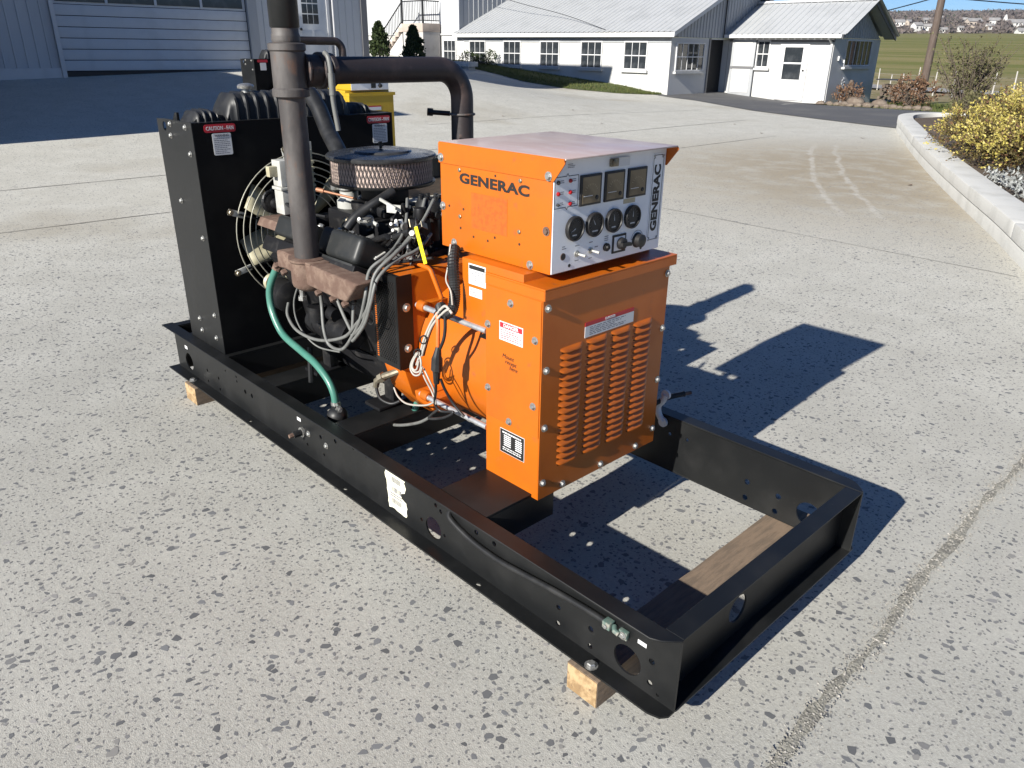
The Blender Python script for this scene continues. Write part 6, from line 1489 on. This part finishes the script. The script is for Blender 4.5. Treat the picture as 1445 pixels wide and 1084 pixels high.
# near lawn beyond the drive
def lawn():
    rnd = random.Random(27); bl = MB()
    for _ in range(9000):
        x = rnd.uniform(-12.5, 4); y = rnd.uniform(26.3, 33); z = field_z(x, y); h = rnd.uniform(.06, .18); a = rnd.uniform(0, 6.28)
        bl.add([(x - .014 * math.cos(a), y - .014 * math.sin(a), z), (x + .014 * math.cos(a), y + .014 * math.sin(a), z), (x + rnd.gauss(0, .04), y + rnd.gauss(0, .04), z + h)], [(0, 1, 2)])
    tag(part('lawn_grass', bl, 'grass', recalc=False), 'rough green grass beyond the asphalt drive', 'grass', kind='stuff')
lawn()

# ------------------------------------------------------------------ utility pole, fence, far land
def build_far():
    x, y = -11.65, 33.0; z = field_z(x, y)
    p = thing('utility_pole', (x, y, z), 'brown wooden utility pole rising behind the twiggy bush', 'utility pole')
    part('pole', MB().cyl((x, y, z - .2), (x, y, 9.6), .15, .11, n=16), 'pole', p, smooth=40)
    part('cross_arm', MB().box(x - .9, x + .9, y - .06, y + .06, 8.9, 9.05), 'pole', p)
    def wire(a, b, sag):
        part('wire', MB().tube([Vector(a).lerp(Vector(b), t / 20) + Z * (-sag * 4 * (t / 20) * (1 - t / 20)) for t in range(21)], .02, 4), 'iron', p)
    wire((x, y, 3.55), (x + 16, y + 26, 4.0), .5); wire((x, y, 3.6), (x - 20, y + 8, 3.2), .9)
    M['post'] = pmat('grey_fence_post', (0.42, 0.40, 0.37), .9, c2=(0.32, 0.30, 0.28), ns=4)
    fe = thing('wire_fence', (-16, 46, 0), 'wire fence with weathered pale posts at the edge of the field', 'fence')
    prev = None; rnd = random.Random(3)
    line = [(-26.5 + 1.45 * i, 60.0 - 1.35 * i + .3 * math.sin(i)) for i in range(18)] + [(-1.5 + 3.0 * i, 38.6 - .6 * i) for i in range(8)]
    for i, (fx, fy) in enumerate(line):
        fz = field_z(fx, fy); h = 1.25 + rnd.uniform(-.15, .35); lean = rnd.uniform(-.06, .06)
        part('fence_post', MB().cyl((fx, fy, fz - .1), (fx + lean, fy, fz + h), .04, .032, n=7), 'post', fe)
        top = [Vector((fx, fy, fz + q)) for q in (.35, .7, 1.1)]
        if prev:
            for a, b in zip(prev, top): part('fence_wire', MB().cyl(a, b, .008, n=3), 'post', fe)
        prev = top
    # grey track beyond the fence
    M['track'] = pmat('grey_gravel_track', (0.26, 0.25, 0.24), .9, c2=(0.20, 0.19, 0.18), ns=.5)
    mb = MB()
    for i in range(31):
        t = i / 30; c = Vector((-40, 66, 0)).lerp(Vector((30, 52, 0)), t); c.y -= 12 * math.sin(t * math.pi) * .3
        for s in (-2.6, 0, 2.6): mb.v.append((c.x + s * .25, c.y + s, field_z(c.x + s * .25, c.y + s) + .12))
    for i in range(30):
        for j in range(2): mb.f.append((i * 3 + j, i * 3 + 3 + j, i * 3 + 4 + j, i * 3 + 1 + j))
    tag(part('gravel_track', mb, 'track', center=False), kind='structure')
    # village on the far slope
    M['far_white'] = pmat('far_white_wall', (0.58, 0.57, 0.54), .7); M['far_roof'] = pmat('far_grey_roof', (0.23, 0.225, 0.22), .7, c2=(.3, .28, .26), ns=.2); M['far_tan'] = pmat('far_tan_wall', (0.42, 0.36, 0.30), .7)
    def at(px, d):      # bearing of a picture column, at distance d
        b = (px - 722) / 1079.55; v = (FWD + RGT * b / 1.092); v.normalize(); return CAM.x + v.x * d, CAM.y + v.y * d
    def house(px, d, w, dp, h, rot, label, wall='far_white', tower=False):
        w, dp, h = w * .62, dp * .62, h * .62; hx, hy = at(px, d); hz = field_z(hx, hy) - .3
        t = thing('far_house', (hx, hy, hz), label, 'house', 'houses of the far village')
        rm = Matrix.Rotation(R(rot), 4, 'Z'); T = lambda q: (rm @ Vector(q)) + Vector((hx, hy, hz))
        mb = MB().prism([(-dp / 2, 0), (dp / 2, 0), (dp / 2, h), (0, h + dp * .32), (-dp / 2, h)], 'x', -w / 2, w / 2); mb.v = [T(v) for v in mb.v]; part('wall', mb, wall, t)
        mb = MB().prism([(-dp / 2 - .5, h - .1), (0, h + dp * .32 + .05), (dp / 2 + .5, h - .1), (dp / 2 + .5, h + .25), (0, h + dp * .32 + .4), (-dp / 2 - .5, h + .25)], 'x', -w / 2 - .4, w / 2 + .4); mb.v = [T(v) for v in mb.v]
        part('roof', mb, 'far_roof', t)
        for k in range(max(2, int(w / 3.5))):
            wx = -w / 2 + (k + .5) * w / max(2, int(w / 3.5)); mb = MB().box(wx - .5, wx + .5, -dp / 2 - .06, -dp / 2 - .001, h * .45, h * .45 + 1.5); mb.v = [T(v) for v in mb.v]; part('window', mb, 'glass', t)
        if tower:
            mb = MB().box(-w / 2 - 2.2, -w / 2 - .01, -1.1, 1.1, 0, h + 3).prism([(-w / 2 - 2.3, h + 3), (-w / 2 + .1, h + 3), (-w / 2 - 1.1, h + 6)], 'y', -1.1, 1.1); mb.v = [T(v) for v in mb.v]; part('tower', mb, wall, t)
    H = [(1254, 800, 13, 9, 6, 40, 'white far house just right of the shed roof'), (1280, 690, 10, 9, 7, 60, 'tall white far house left of the pole'), (1296, 700, 12, 8, 5, 30, 'low white far house nearest left of the pole'),
         (1291, 860, 11, 9, 6, 50, 'white far house among trees above the low one'), (1308, 960, 10, 8, 6, 35, 'upper white far house just left of the pole'), (1268, 830, 9, 8, 5, 70, 'small far house among dark trees'),
         (1318, 655, 6, 6, 4, 45, 'smallest far house below the village'), (1341, 680, 5, 5, 4.5, 45, 'tiny white far house right of the pole'), (1357, 760, 17, 10, 8, 50, 'large cream far house right of the pole'), (1384, 800, 14, 10, 7, 30, 'white far house in the middle right'),
         (1381, 720, 9, 8, 4, 55, 'low far house under the middle right one'), (1415, 780, 22, 12, 5, 40, 'long white far church with a tower', ), (1438, 760, 22, 10, 3.5, 42, 'long low white far barn at the right edge'), (1428, 820, 10, 8, 4, 30, 'far house right of the church'), (1441, 640, 30, 9, 2.6, 44, 'long pale far greenhouse at the field edge'), (1344, 900, 9, 8, 5, 20, 'small far house beside the pole on the skyline')]
    for i, h in enumerate(H): house(*h, tower=(i == 11), wall='far_tan' if i in (5, 8, 13) else 'far_white')
    # bare woods between the houses: one mass of crowns
    rnd = random.Random(77); mb = MB(); pm = MB()
    HD = [(h[0], h[1]) for h in H]
    for _ in range(9000):
        px = rnd.uniform(1225, 1480) if rnd.random() < .85 else rnd.uniform(400, 1900); d = 640 + 800 * rnd.random()
        if any(abs(px - a) < 7 and -12 < b - d < 110 for a, b in HD): continue
        hx, hy = at(px, d); hz = field_z(hx, hy); hgt = rnd.uniform(3, 7) if d > 720 else rnd.uniform(1.5, 3.5); rr = hgt * rnd.uniform(.35, .6)
        tgt = pm if rnd.random() < .06 else mb
        for _k in range(16):
            th = rnd.uniform(0, 6.283); q = rr * math.sqrt(rnd.random()); zz = hz + hgt * rnd.uniform(.05, 1) * (1.05 - .5 * q / rr); x_, y_ = hx + q * math.cos(th), hy + q * math.sin(th); s_ = rnd.uniform(.5, 1.5)
            tgt.add([(x_ + rnd.gauss(0, s_), y_ + rnd.gauss(0, s_), zz + rnd.gauss(0, s_)) for _j in range(3)], [(0, 1, 2)])
    tag(part('far_woods', mb, 'wood_mass', recalc=False), 'bare brown woods covering the far hillside', 'woods', kind='stuff')
    tag(part('far_evergreens', pm, 'pine', recalc=False), 'dark evergreens scattered through the far village', 'woods', kind='stuff')
build_far()

# ------------------------------------------------------------------ air between here and the far hills
def build_haze():
    m = bpy.data.materials.new('haze_air'); m.use_nodes = True; nt = m.node_tree
    nt.nodes.remove(nt.nodes['Principled BSDF'])
    v = nt.nodes.new('ShaderNodeVolumePrincipled'); v.inputs['Density'].default_value = 0.0001; v.inputs['Color'].default_value = (0.80, 0.88, 1.0, 1); v.inputs['Anisotropy'].default_value = 0.2
    nt.links.new(v.outputs[0], nt.nodes['Material Output'].inputs['Volume'])
    o = part('haze', MB().box(-5400, 5400, -5400, 5400, -260, 130), m, center=False)
    tag(o, 'thin pale haze over the land', 'haze', kind='stuff')
build_haze()
